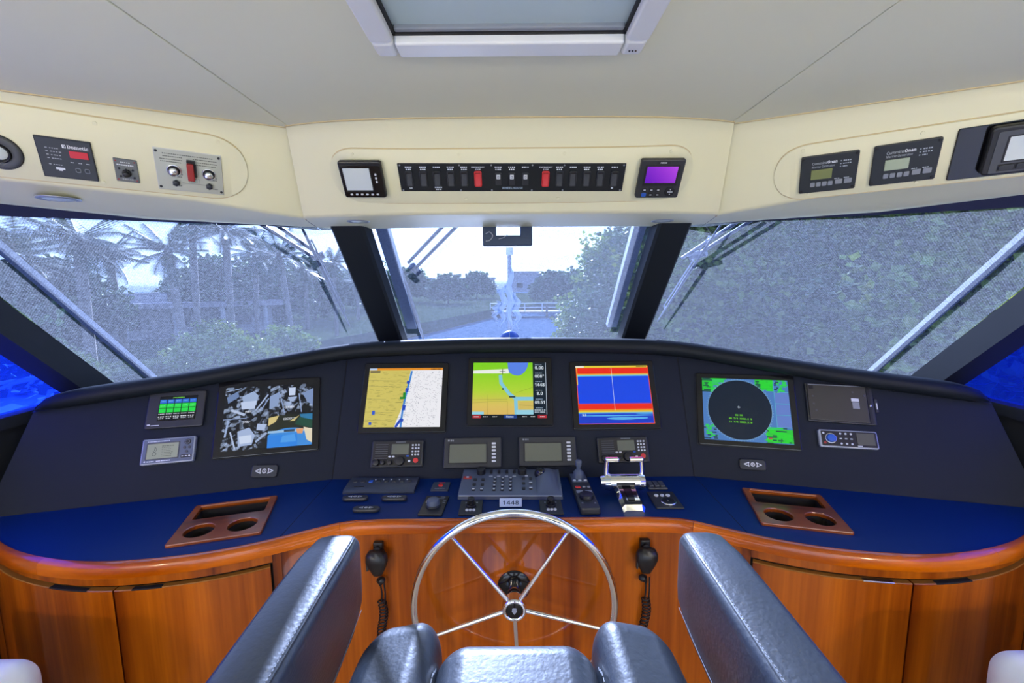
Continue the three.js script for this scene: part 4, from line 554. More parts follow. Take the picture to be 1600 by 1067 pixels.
// ------------------------------------------------------------------ instruments in the overhead console
const LIFT = 0.005;
{
  const c = on(0, 236, OVER_L), g = mount('round_spotlight', 'round grey-rimmed dial with dark centre at the far left end of the overhead console', 'dial', OVER_L, c.u, c.v, null, 0, LIFT), r = Math.abs(on(37, 240, OVER_L).u - c.u);
  part(g, 'rim', lathe([[r, 0], [r * 0.99, 0.006], [r * 0.9, 0.011], [r * 0.58, 0.011], [r * 0.55, 0.006]], 36), M.grey); part(g, 'outer_ring', new THREE.TorusGeometry(r, 0.0018, 6, 40).translate(0, 0, 0.002), M.black);
  part(g, 'bezel', lathe([[r * 0.56, 0.004], [r * 0.55, 0.015], [r * 0.48, 0.017], [r * 0.4, 0.01]], 36), M.black); part(g, 'lens', lathe([[r * 0.42, 0.009], [r * 0.3, 0.013], [0, 0.016]], 28), M.lcdPale);
  const a = fitted('climate_panel', 'dark grey climate control panel with a red display and two outlined buttons', 'control panel', OVER_L, [51.5, 208.5, 142, 221, 156, 282, 72, 273], null, LIFT), w = a.w, h = a.h;
  part(a, 'plate', plate(w, h, 0.006, 0.001, 0.001), M.charcoal); part(a, 'face', screen(w * 0.985, h * 0.98, 0.0064), printed(T.ac, 0.5));
  part(a, 'display_window', plate(w * 0.34, h * 0.17, 0.003, 0.001, 0.0006, w * 0.24, h * 0.14, 0.0062), mat([0.62, 0.02, 0.03], 0.25));
  for (const x of [0.16, 0.33]) part(a, 'button', ringPlate(w * 0.1, h * 0.12, 0.003, 0.004, w * 0.075, h * 0.085, 0.003, 0.0006, w * x, -h * 0.25, 0.006), M.greyLight);
  const k = fitted('knob_panel', 'small grey panel with a black knob between the climate panel and the steel plate', 'control panel', OVER_L, [175.5, 244.5, 213, 249.5, 220, 285, 184.5, 280.8], null, LIFT), p = k.w, q = k.h;
  part(k, 'plate', plate(p, q, 0.004, 0.002, 0.001), M.grey); part(k, 'face', screen(p * 0.97, q * 0.97, 0.0044), printed(T.knobPanel, 0.5)); part(k, 'knob', [knob(p * 0.14, 0.02, 0, -q * 0.1, 0.004), knob(p * 0.2, 0.008, 0, -q * 0.1, 0.004)], M.black); part(k, 'knob_pointer', box(p * 0.06, q * 0.24, 0.012, 0, -q * 0.02, 0.012), M.black);
  for (const [x, y] of [[-0.3, 0.08], [0.28, 0.06], [-0.28, -0.26], [0.3, -0.28]]) part(k, 'screw', disc(p * 0.05, 0.003, p * x, q * y, 0.0042, 10), M.black); for (const x of [-0.4, 0.4]) for (const y of [-0.4, 0.4]) part(k, 'screw', disc(p * 0.035, 0.002, p * x, q * y, 0.0042, 10), M.redDark);
  const f = fitted('fire_control_plate', 'brushed steel control plate with a red guarded switch between two chrome push buttons', 'control panel', OVER_L, [237.5, 227, 343.5, 242.5, 352, 303, 249.5, 293.5], null, LIFT), a2 = f.w, b2 = f.h;
  part(f, 'plate', plate(a2, b2, 0.004, 0.002, 0.001), M.steelPlate); part(f, 'face', screen(a2 * 0.98, b2 * 0.97, 0.0043), printed(T.fire, 0.35, { metalness: 0.55 }));
  for (const x of [-0.235, 0.29]) { const d = new THREE.Group(); d.name = 'push_button'; f.add(d); part(d, 'collar', lathe([[b2 * 0.15, 0.003], [b2 * 0.15, 0.008], [b2 * 0.125, 0.01], [b2 * 0.11, 0.006]]).translate(a2 * x, b2 * 0.0, 0), M.chrome); part(d, 'bushing', lathe([[b2 * 0.115, 0.004], [b2 * 0.115, 0.014], [b2 * 0.095, 0.015]]).translate(a2 * x, 0, 0), M.black); part(d, 'cap', lathe([[b2 * 0.09, 0.006], [b2 * 0.09, 0.024], [b2 * 0.07, 0.027], [0, 0.0275]]).translate(a2 * x, 0, 0), M.chrome); }
  part(f, 'switch_guard', new RoundedBoxGeometry(a2 * 0.105, b2 * 0.42, 0.02, 2, 0.003).translate(a2 * 0.02, b2 * 0.03, 0.014), M.redDark); part(f, 'switch_base', [box(a2 * 0.12, b2 * 0.14, 0.012, a2 * 0.03, b2 * 0.23, 0.009), box(a2 * 0.04, b2 * 0.3, 0.012, a2 * 0.085, b2 * 0.06, 0.009)], M.black);
  for (const x of [-0.225, 0.28]) part(f, 'fuse_holder', lathe([[b2 * 0.075, 0.004], [b2 * 0.075, 0.014], [b2 * 0.055, 0.018], [0, 0.018]], 6).translate(a2 * x, -b2 * 0.3, 0), M.charcoal);
  for (const x of [-0.46, 0.46]) for (const y of [-0.43, 0.43]) part(f, 'screw', disc(b2 * 0.03, 0.002, a2 * x, b2 * y, 0.0042, 10), M.charcoal);
}
{
  const g = fitted('engine_display', 'small black display with pale blank screen, left end of the middle console panel', 'display', OVER_C, [528.5, 248, 596, 248, 606.5, 304.5, 543, 304.5], null, LIFT), w = g.w, h = g.h;
  part(g, 'case', plate(w, h, 0.02, 0.009, 0.005), M.black); part(g, 'frame', ringPlate(w * 0.95, h * 0.86, 0.004, 0.006, w * 0.66, h * 0.64, 0.003, 0.001, 0, -h * 0.03, 0.0175, -w * 0.1, h * 0.04), M.blackGloss);
  part(g, 'screen', plate(w * 0.62, h * 0.6, 0.002, 0.002, 0.0006, -w * 0.1, h * 0.02, 0.0188), M.lcdPale);
  for (let i = 0; i < 6; i++) part(g, 'button', plate(w * 0.06, h * 0.045, 0.003, 0.002, 0.0006, w * (-0.32 + i * 0.125), -h * 0.39, 0.0205), M.key); for (let i = 0; i < 3; i++) part(g, 'button', plate(w * 0.045, h * 0.06, 0.003, 0.002, 0.0006, w * 0.34, h * (0.16 - i * 0.1), 0.0205), M.key);
}
{
  const g = fitted('switch_panel', 'long black panel of rocker switches, two of them red, in the overhead console', 'switch panel', OVER_C, [621, 254, 978, 254, 971, 297, 628, 297], null, 0.0035), w = g.w, h = g.h;
  part(g, 'plate', plate(w, h, 0.006, 0.001, 0.001), M.black); part(g, 'face', screen(w * 0.995, h * 0.97, 0.0064), printed(T.switches, 0.4));
  const xs = [0.045, 0.108, 0.168, 0.229, 0.289, 0.350]; const all = [...xs, ...xs.map((q) => 1 - q).reverse()];
  all.forEach((x, i) => { const red = i === 5 || i === 6, s = new THREE.Group(); s.name = 'rocker_switch'; s.position.set(w * (x - 0.5), -h * 0.03, 0); g.add(s); if (red) s.userData.label = 'red emergency rocker switch';
    part(s, 'surround', ringPlate(0.026, h * 0.56, 0.006, 0.005, 0.019, h * 0.47, 0.004, 0.001, 0, 0, 0.006), red ? M.red : M.charcoal);
    part(s, 'rocker', loft([-0.009, 0.009].map((q) => [V(q, -h * 0.23, 0.004), V(q, -h * 0.225, 0.0155), V(q, -h * 0.02, 0.0105), V(q, h * 0.225, 0.0075), V(q, h * 0.23, 0.004)]), false, 0.3), red ? M.red : M.keyDark);
    part(s, 'rocker_end', [loft([-0.009, -0.00899].map((q) => [V(q, -h * 0.23, 0.004), V(q, -h * 0.225, 0.0155)])), box(0.019, h * 0.05, 0.003, 0, h * 0.2, 0.0075)], red ? M.redDark : M.black); });
  for (const x of [0.44, 0.5, 0.56]) { const s = new THREE.Group(); s.name = 'push_switch'; s.position.set(w * (x - 0.5), 0, 0); g.add(s); part(s, 'surround', plate(0.022, h * 0.46, 0.004, 0.003, 0.001, 0, -h * 0.04, 0.006), M.charcoal); part(s, 'button', plate(0.0135, 0.0155, 0.005, 0.002, 0.001, 0, h * 0.05, 0.0085), M.key); part(s, 'button_mark', ringPlate(0.006, 0.007, 0.001, 0.0005, 0.004, 0.005, 0.0003, 0, 0, h * 0.05, 0.0135), M.grey); }
  for (const x of [0.01, 0.27, 0.41, 0.59, 0.73, 0.99]) for (const y of [-0.45, 0.45]) part(g, 'screw', disc(0.003, 0.002, w * (x - 0.5), h * y, 0.0062, 10), M.greyLight);
}
{
  const g = fitted('square_display', 'small dark square display with a purple screen, right end of the middle console panel', 'display', OVER_C, [1002, 245, 1070.4, 245, 1055, 304.5, 989.4, 305], null, LIFT), w = g.w, h = g.h;
  part(g, 'case', plate(w, h, 0.02, 0.007, 0.004), M.charcoal); part(g, 'brand', screen(w * 0.3, h * 0.07, 0.0203, 0, h * 0.42), printed(T.furuno));
  part(g, 'bezel', plate(w * 0.8, h * 0.54, 0.002, 0.003, 0.0006, w * 0.0, h * 0.1, 0.019), M.black);
  const P = [[-0.32, 0.32], [0.34, 0.32], [0.34, -0.13], [-0.32, -0.13]].map(([x, y]) => [w * x, h * y]); part(g, 'screen', screen(w * 0.7, h * 0.42, 0.0214, 0, h * 0.12), glowing(T.purple, 0.24));
  for (const [i, [x, y]] of [[-0.32, -0.27], [-0.16, -0.27], [0.0, -0.27], [-0.32, -0.4], [-0.16, -0.4], [0.0, -0.4]].entries()) part(g, 'key', plate(w * 0.11, h * 0.1, 0.004, 0.004, 0.001, w * x, h * y, 0.0192), i === 3 ? M.blue : M.black); for (const [x, y] of [[-0.32, -0.27], [-0.16, -0.27], [0.0, -0.27], [-0.16, -0.4], [0.0, -0.4]]) part(g, 'key_mark', box(w * 0.05, h * 0.022, 0.001, w * x, h * y, 0.0234), M.key);
  part(g, 'cursor_pad', disc(w * 0.115, 0.005, w * 0.28, -h * 0.32, 0.019), M.black); part(g, 'cursor_mark', [box(w * 0.12, h * 0.02, 0.001, w * 0.28, -h * 0.32, 0.0243), box(w * 0.02, h * 0.02, 0.001, w * 0.28, -h * 0.26, 0.0243), box(w * 0.02, h * 0.02, 0.001, w * 0.28, -h * 0.38, 0.0243)], M.key);
}
function generator(label, quad, lcd) {
  const g = fitted('generator_panel', label, 'control panel', OVER_R, quad, null, LIFT), w = g.w, h = g.h;
  part(g, 'plate', plate(w, h, 0.01, 0.005, 0.002), M.charcoal); part(g, 'face', screen(w * 0.96, h * 0.95, 0.0103), printed(T.gen, 0.5));
  part(g, 'display', plate(w * 0.37, h * 0.26, 0.003, 0.001, 0.0006, -w * 0.12, h * 0.0, 0.0102), lcd);
  for (let i = 0; i < 4; i++) part(g, 'button', plate(w * 0.085, h * 0.12, 0.003, 0.003, 0.0008, w * (-0.26 + i * 0.105), -h * 0.27, 0.0102), M.greyLight); for (const x of [0.2, 0.36]) part(g, 'button', plate(w * 0.13, h * 0.13, 0.003, 0.003, 0.0008, w * x, -h * 0.25, 0.0102), M.greyLight);
  for (const x of [-0.46, 0.46]) for (const y of [-0.44, 0.44]) part(g, 'screw', disc(0.005, 0.003, w * x, h * y, 0.0098, 12), M.black);
}
generator('smaller dark generator control panel with an olive green display', [1254.5, 244, 1345, 232, 1333, 291.5, 1245.5, 301], M.lcdGreen);
generator('larger dark generator control panel with a pale green display, beside the big framed display', [1367, 227, 1475.5, 211, 1456, 277, 1355.5, 289], mat([0.40, 0.47, 0.33], 0.22));
{
  const tl = on(1498.5, 199.9, OVER_R), bl = on(1475.3, 280.9, OVER_R), w = 0.36, h = Math.hypot(tl.u - bl.u, tl.v - bl.v);
  const g = mount('framed_display', 'wide black-framed display with a pale screen at the far right end of the overhead console', 'display', OVER_R, (tl.u + bl.u) / 2 + w / 2, (tl.v + bl.v) / 2, null, 0, LIFT);
  part(g, 'frame_plate', plate(w, h, 0.006, 0.006, 0.002), M.blackGloss); const cx = 0.012, cw = w * 0.70;
  part(g, 'case', plate(cw, h * 0.9, 0.024, 0.014, 0.006, cx, 0.004, 0.005), M.black); part(g, 'face', plate(cw * 0.86, h * 0.78, 0.004, 0.004, 0.001, cx, 0.0, 0.027), M.grey);
  part(g, 'screen', screen(cw * 0.68, h * 0.44, 0.0316, cx + 0.004, h * 0.06), M.lcdPale); part(g, 'screen_frame', ringPlate(cw * 0.72, h * 0.49, 0.002, 0.003, cw * 0.68, h * 0.44, 0.002, 0.0004, cx + 0.004, h * 0.06, 0.03), M.black);
  part(g, 'brand', screen(cw * 0.5, h * 0.055, 0.0314, cx + 0.02, h * 0.345), printed(T.brandBar)); part(g, 'key_well', box(cw * 0.74, h * 0.13, 0.002, cx + 0.002, -h * 0.28, 0.0308), M.black); for (let i = 0; i < 5; i++) part(g, 'key', plate(cw * 0.125, h * 0.1, 0.005, 0.004, 0.0015, cx + cw * (-0.29 + i * 0.147), -h * 0.28, 0.0305), M.keyDark);
}

// ------------------------------------------------------------------ things on the worktop round the wheel
{
  const g = fitted('flat_keypad', 'long flat dark blue keypad on the worktop, left of the small red plate', 'keypad', DESK, [547.8, 752.3, 654.7, 751.9, 648, 770.6, 538.4, 772.5]), w = g.w, h = g.h;
  part(g, 'case', loft([[0, 0], [0, 0.016], [0.02, 0.019], [0.25, 0.02], [0.9, 0.014], [1, 0.007], [1, 0]].map(([k, z]) => [-0.5, 0.5].map((x) => V(x * w, h * (0.5 - k), z))), false, 0.5).clone(), M.slate); part(g, 'side', [-1, 1].map((s) => { const sh = polyShape([[0.5, 0], [0.5, 0.016], [0.48, 0.019], [0.25, 0.02], [-0.4, 0.014], [-0.5, 0.007], [-0.5, 0]].map(([y, z]) => [y * h, z])); return new THREE.ShapeGeometry(sh).rotateX(Math.PI / 2).rotateZ(Math.PI / 2).translate(s * w * 0.5, 0, 0); }), M.charcoal);
  const tilt = (q) => q.rotateX(0.0); for (let i = 0; i < 8; i++) part(g, 'key', tilt(plate(w * 0.06, h * 0.16, 0.004, 0.003, 0.001, w * (-0.4 + i * 0.112), h * 0.14, 0.0172)), i === 2 ? M.blue : M.keyDark); for (let i = 0; i < 5; i++) part(g, 'indicator', tilt(disc(0.0028, 0.003, w * (-0.12 + i * 0.115), h * 0.26, 0.0185, 8)), M.key); part(g, 'label_strip', tilt(box(w * 0.15, h * 0.05, 0.001, -w * 0.3, -h * 0.22, 0.0165)), M.black);
  const r = fitted('alarm_plate', 'small grey plate with a red button on the worktop', 'switch', DESK, [677, 754.7, 703.4, 754.7, 700.6, 767.8, 673.4, 767.8]); part(r, 'plate', plate(r.w, r.h, 0.005, 0.003, 0.001), M.grey); part(r, 'face', screen(r.w * 0.95, r.h * 0.95, 0.0054), printed(T.warnPlate, 0.5)); part(r, 'button', disc(r.w * 0.13, 0.006, 0, r.h * 0.02, 0.005), M.red);
  const k = fitted('jog_dial', 'square black panel with a large round blue-grey knob on the worktop', 'control panel', DESK, [665, 777, 699.7, 778, 693, 807, 654.7, 807]), a = k.w, b = k.h; part(k, 'plate', plate(a, b, 0.008, 0.003, 0.002), M.black); part(k, 'knob', [knob(a * 0.26, 0.026, -a * 0.02, -b * 0.04, 0.007, 32)], M.greyBlue); part(k, 'knob_skirt', disc(a * 0.32, 0.006, -a * 0.02, -b * 0.04, 0.007, 32), M.charcoal);
  part(k, 'marks', [box(a * 0.5, 0.0025, 0.001, a * 0.08, b * 0.34, 0.0084), box(a * 0.2, 0.0025, 0.001, a * 0.25, b * 0.43, 0.0084), box(a * 0.08, 0.0025, 0.001, -a * 0.12, b * 0.43, 0.0084), ...[0.24, 0.12].flatMap((y) => [box(a * 0.1, 0.003, 0.001, -a * 0.36, b * y, 0.0084), box(a * 0.1, 0.003, 0.001, a * 0.38, b * y, 0.0084)])], M.greyLight);
}
{
  const g = fitted('radar_keyboard', 'grey-blue control keyboard with a raised trackball hump behind the steering wheel', 'keyboard', DESK, [724.4, 745.4, 873, 745.4, 878.7, 780.4, 716.2, 780.4]), w = g.w, h = g.h, z0 = 0.036, z1 = 0.012;
  const prof = [[0.5, 0], [0.5, z0 - 0.004], [0.48, z0], [-0.44, z1 + 0.004], [-0.49, z1], [-0.5, 0]], top = (y) => z0 + ((0.48 - y / h) / 0.92) * (z1 + 0.004 - z0);
  part(g, 'case', [loft([-0.5, 0.5].map((x) => prof.map(([y, z]) => V(x * w, y * h, z))), false, 0.3), ...[-0.5, 0.5].map((x) => new THREE.ShapeGeometry(polyShape(prof.map(([y, z]) => [y * h, z]))).rotateX(Math.PI / 2).rotateZ(Math.PI / 2).translate(x * w, 0, 0))], M.greyBlue);
  const at = (geo, x, y, lift = 0) => geo.rotateX(Math.atan2(z0 - z1 - 0.004, h * 0.92)).translate(x * w, y * h, top(y * h) + lift);
  part(g, 'front_lip', tube([V(-0.49 * w, -0.485 * h, z1 + 0.001), V(0.49 * w, -0.485 * h, z1 + 0.001)], 0.003, 2, 6), M.silver);
  for (const x of [-0.31, 0.115]) part(g, 'rotary_knob', at(knob(0.018, 0.022), x, 0.33), M.black); for (let i = 0; i < 4; i++) part(g, 'key', at(plate(0.011, 0.02, 0.007, 0.003, 0.001), -0.205 + i * 0.08, 0.35), M.black); for (let i = 0; i < 4; i++) part(g, 'key_mark', at(box(0.014, 0.003, 0.001), -0.205 + i * 0.08, 0.2, 0.001), M.key);
  for (const x of [-0.16, -0.08, 0.0]) for (let r = 0; r < 4; r++) part(g, 'key', at(plate(0.013, 0.014, 0.005, 0.004, 0.001), x, 0.1 - r * 0.135), M.charcoal); for (const x of [-0.16, -0.08, 0.0]) for (let r = 0; r < 4; r++) part(g, 'key_mark', at(box(0.008, 0.004, 0.001), x, 0.1 - r * 0.135, 0.0055), M.key);
  for (const x of [-0.36, -0.28]) for (let r = 0; r < 3; r++) part(g, 'key', at(plate(0.014, 0.015, 0.005, 0.004, 0.001), x, 0.06 - r * 0.18), M.charcoal); for (const x of [-0.36, -0.28]) part(g, 'key_mark', at(box(0.01, 0.006, 0.001), x, -0.3, 0.0055), M.key);
  for (const x of [0.13, 0.2]) for (let r = 0; r < 3; r++) part(g, 'key', at(plate(0.013, 0.014, 0.005, 0.003, 0.001), x, 0.1 - r * 0.18), M.charcoal); for (const [x, r] of [[0.2, 1], [0.2, 2], [0.16, -0.4]]) part(g, 'key_mark', at(box(0.012, 0.007, 0.001), x, 0.1 - r * 0.18, 0.0055), M.key);
  part(g, 'power_key', at(plate(0.034, 0.016, 0.005, 0.002, 0.001), -0.44, 0.13), M.redDark); part(g, 'power_mark', at(box(0.01, 0.008, 0.001), -0.44, 0.13, 0.0055), M.key);
  // trackball hump: a smooth swell with a dark socket and ball
  const rows = []; for (let i = 0; i <= 18; i++) { const row = [], x = (i / 18 - 0.5) * 2; for (let j = 0; j <= 16; j++) { const y = (j / 16 - 0.5) * 2, q = Math.max(0, 1 - x * x) * Math.max(0, 1 - Math.pow(Math.abs(y - 0.25 * (1 - Math.abs(y))), 2.2)); const yy = h * (0.0 + 0.46 * y); row.push(V(w * (0.365 + 0.115 * x), yy, top(yy) + 0.036 * Math.pow(q, 0.8) * (0.45 + 0.55 * (y + 1) / 2) - 0.001)); } rows.push(row); } part(g, 'trackball_hump', loft(rows, false, 1.2), M.greyBlue);
  part(g, 'ball_socket', new THREE.SphereGeometry(0.024, 20, 14).translate(w * 0.3, h * 0.2, 0.042), M.black); part(g, 'trackball', new THREE.SphereGeometry(0.019, 20, 14).translate(w * 0.305, h * 0.18, 0.05), M.blackGloss);
}
function stick(label, quad) {
  const g = fitted('joystick_panel', label, 'control panel', DESK, quad), w = g.w, h = g.h; part(g, 'plate', plate(w, h, 0.006, 0.004, 0.002), M.charcoal); part(g, 'collar', disc(w * 0.24, 0.008, 0, h * 0.1, 0.005), M.black); part(g, 'handle', [lathe([[0.01, 0.01], [0.008, 0.022], [0.014, 0.028], [0.012, 0.036], [0, 0.037]], 16).translate(0, h * 0.1, 0), box(w * 0.34, 0.008, 0.008, 0, h * 0.1, 0.02)], M.black);
  for (let i = 0; i < 3; i++) part(g, 'indicator', disc(0.0055, 0.005, w * (-0.15 + i * 0.15), -h * 0.24, 0.0055, 12), M.key); for (const x of [-0.24, 0.24]) part(g, 'mark', box(0.006, 0.006, 0.001, w * x, h * 0.3, 0.0063), M.greyLight);
}
stick('small dark joystick panel with three white dots, left of the number card', [719.5, 783.6, 754.4, 783.6, 752.8, 805.6, 717, 806.4]);
stick('small dark joystick panel with three white dots, right of the number card', [843, 782.8, 876.3, 782.8, 881, 804.8, 843.8, 805.6]);
{
  const q = on(798, 791, DESK), g = mount('number_card', 'small pale card reading 1448 propped behind the top of the wheel', 'card', DESK, q.u, q.v, null);
  part(g, 'card', [box(0.082, 0.036, 0.0015)].map((b) => b.rotateX(0.5).translate(0, 0.004, 0.013)), M.key); part(g, 'print', new THREE.PlaneGeometry(0.08, 0.035).translate(0, 0, 0.001).rotateX(0.5).translate(0, 0.004, 0.013), printed(T.card, 0.6)); part(g, 'foot', box(0.06, 0.004, 0.012, 0, 0.012, 0.006), M.black);
}
{
  const q = span(DESK, [890, 749.5, 912.9, 749.5, 938.9, 803, 905.6, 804]), a = Math.atan2(on(922, 803.5, DESK).v - on(901, 749.5, DESK).v, on(922, 803.5, DESK).u - on(901, 749.5, DESK).u), len = 0.30, w = 0.072;
  const g = mount('steering_remote', 'long dark blue remote control with a joystick at its far end, left of the throttle', 'remote control', DESK, q.u, q.v, null, a + Math.PI / 2); // its length along y, far end up
  part(g, 'case', ext(rrect(w, len, 0.008), 0.026, 0.005), M.charcoal); part(g, 'top_plate', plate(w * 0.86, len * 0.26, 0.004, 0.003, 0.001, 0, len * 0.34, 0.0245), M.greyBlue);
  part(g, 'joystick_boot', lathe([[0.024, 0], [0.024, 0.006], [0.021, 0.016], [0.022, 0.024], [0.012, 0.034], [0.01, 0.038]], 20).translate(0, len * 0.36, 0.024), M.greyBlue); part(g, 'joystick', lathe([[0.009, 0], [0.0085, 0.01], [0.012, 0.016], [0.0135, 0.034], [0.011, 0.04], [0, 0.041]], 18).translate(0, len * 0.36, 0.06), M.greyBlue);
  for (let i = 0; i < 3; i++) part(g, 'button', disc(0.007, 0.004, (i - 1) * 0.022, len * 0.245, 0.026, 12), M.key); part(g, 'button', plate(0.02, 0.014, 0.004, 0.003, 0.001, -0.018, len * 0.06, 0.0255), M.red); for (const x of [0.006, 0.024]) part(g, 'button', plate(0.011, 0.01, 0.004, 0.002, 0.001, x, len * 0.06, 0.0255), M.greyLight);
  for (const x of [-0.017, 0.017]) part(g, 'button', plate(0.026, 0.022, 0.004, 0.003, 0.001, x, -len * 0.08, 0.0255), M.greyLight); part(g, 'dial', knob(0.026, 0.016, 0, -len * 0.22, 0.025, 28), M.black); part(g, 'indicator', [box(0.006, 0.006, 0.001, -0.022, -len * 0.36, 0.0263), box(0.006, 0.006, 0.001, 0.024, -len * 0.37, 0.0263)], M.greyLight);
}
{ // twin-lever throttle in chrome
  const a = on(973.9, 801.8, DESK), b = on(1003, 801.2, DESK), c = on(956, 768, DESK), d = on(1006.5, 768, DESK), cx = (a.u + b.u) / 2 + 0.004;
  const g = mount('throttle', 'polished chrome twin-lever engine throttle standing on the worktop right of the wheel', 'throttle', DESK, cx, (a.v + c.v) / 2 + 0.02, null), L = 0.2, w = 0.09, z = 0.045;
  const sec = (y, ww, zt, zs) => [[-ww / 2, 0], [-ww / 2, zs], [-ww * 0.36, zt], [ww * 0.36, zt], [ww / 2, zs], [ww / 2, 0]].map(([x, q]) => V(x, y, q));
  const rows = [sec(-L * 0.55, w * 0.82, 0.012, 0.006), sec(-L * 0.5, w * 0.92, 0.03, 0.018), sec(-L * 0.1, w * 0.95, 0.042, 0.026), sec(L * 0.2, w * 0.98, 0.05, 0.03), sec(L * 0.32, w, 0.05, 0.03)]; part(g, 'base', [loft(rows, false, 0.4), cap(rows[0]), cap([...rows[4]].reverse())], M.chrome);
  part(g, 'badge', loft([-0.38, 0.08].map((y) => [-0.014, 0.014].map((x) => V(x * (y < 0 ? 0.9 : 1.1), y * L, y < 0 ? 0.0356 : 0.0482))), false), M.blackGloss);
  const hz = 0.05, hy = L * 0.22; part(g, 'housing', rod(V(-0.062, hy, hz), V(0.062, hy, hz), 0.03, 0.03, 24), M.chrome); part(g, 'housing_slot', box(0.07, 0.008, 0.012, 0, hy - 0.028, hz + 0.004), M.black);
  for (const s of [-1, 1]) { const l = new THREE.Group(); l.name = 'lever'; g.add(l); part(l, 'hub', rod(V(s * 0.056, hy, hz), V(s * 0.076, hy, hz), 0.034, 0.03, 24), M.chrome); const top = V(s * 0.066, hy + 0.004, hz + 0.088); part(l, 'arm', [tube([V(s * 0.068, hy, hz), V(s * 0.069, hy + 0.003, hz + 0.045), top], 0.009, 10, 10)], M.chrome); part(l, 'grip', new RoundedBoxGeometry(0.056, 0.02, 0.018, 3, 0.007).translate(s * 0.047, top.y, top.z), M.chrome); part(l, 'trim_button', box(0.03, 0.006, 0.006, s * 0.045, top.y + 0.01, top.z + 0.002), M.blue); }
  part(g, 'end_cap', rod(V(-0.092, hy, hz), V(-0.076, hy, hz), 0.022, 0.026, 20), M.chrome);
}
{
  const g = fitted('rocker_strip', 'low strip of three dark rocker switches just right of the throttle', 'switch', DESK, [1008.7, 754, 1036, 754, 1043, 765.5, 1012, 765.5]), w = g.w, h = g.h; part(g, 'frame', plate(w, h, 0.006, 0.003, 0.002), M.charcoal); for (let i = 0; i < 3; i++) part(g, 'rocker', plate(w * 0.25, h * 0.7, 0.007, 0.003, 0.002, w * (-0.3 + i * 0.3), h * 0.06, 0.005), M.grey); part(g, 'front_edge', box(w * 0.98, 0.003, 0.002, 0, -h * 0.45, 0.0062), M.silver);
  const k = fitted('key_switch_panel', 'flat dark panel with three pale dots over a silver-ringed round switch', 'control panel', DESK, [1014, 770, 1054, 770, 1066, 795.6, 1022, 795.6]), a = k.w, b = k.h; part(k, 'plate', plate(a, b, 0.006, 0.004, 0.002), M.charcoal); for (let i = 0; i < 3; i++) part(k, 'indicator', disc(0.008, 0.005, a * (-0.24 + i * 0.22), b * 0.22, 0.0052, 14), M.key);
  part(k, 'ring', new THREE.TorusGeometry(0.026, 0.003, 8, 32).translate(a * 0.06, -b * 0.16, 0.008), M.chrome); part(k, 'cap', disc(0.0245, 0.009, a * 0.06, -b * 0.16, 0.004), M.black); part(k, 'key_slot', box(0.004, 0.014, 0.002, a * 0.04, -b * 0.14, 0.0132), M.chrome);
}

// ------------------------------------------------------------------ steering wheel
{
  const hub = V(0, 0.637, -1.398), t = thing('ship_helm', 'large polished steel five-spoke steering wheel on a chrome shaft', 'steering wheel', hub); const r = 0.3365, a0 = 0.045;
  part(t, 'rim', new THREE.TorusGeometry(r, 0.0135, 20, 120), M.chrome);
  for (let i = 0; i < 5; i++) { const a = R(54 + 72 * i) + a0, d = V(Math.cos(a), Math.sin(a), 0); part(t, 'spoke', [rod(d.clone().multiplyScalar(0.03), d.clone().multiplyScalar(r - 0.006), 0.0085, 0.006, 12), rod(d.clone().multiplyScalar(r - 0.02), d.clone().multiplyScalar(r - 0.006), 0.006, 0.009, 12)], M.chrome); }
  part(t, 'hub', lathe([[0.036, -0.03], [0.041, -0.02], [0.041, 0.012], [0.038, 0.018], [0.031, 0.02], [0.028, 0.016]], 36), M.chrome); part(t, 'hub_cap', lathe([[0.0285, 0.012], [0.026, 0.0175], [0, 0.0185]], 32), M.blackGloss); part(t, 'emblem', new THREE.ShapeGeometry(polyShape([[-0.006, 0.012], [0.006, 0.012], [0.0085, 0], [0, -0.012], [-0.0085, 0]])).translate(0, 0, 0.0189), M.silver);
  part(t, 'shaft', [lathe([[0.02, -0.1], [0.022, -0.075], [0.017, -0.07], [0.017, -0.055], [0.024, -0.05], [0.024, -0.02], [0.03, -0.015]], 24)], M.chrome); part(t, 'shaft_collar', lathe([[0.022, -0.068], [0.0245, -0.064], [0.0245, -0.056], [0.022, -0.052]], 24), M.black);
  part(t, 'mounting_plate', lathe([[0.06, -0.113], [0.058, -0.104], [0.03, -0.1], [0.0, -0.1]], 36), M.blackGloss);
}
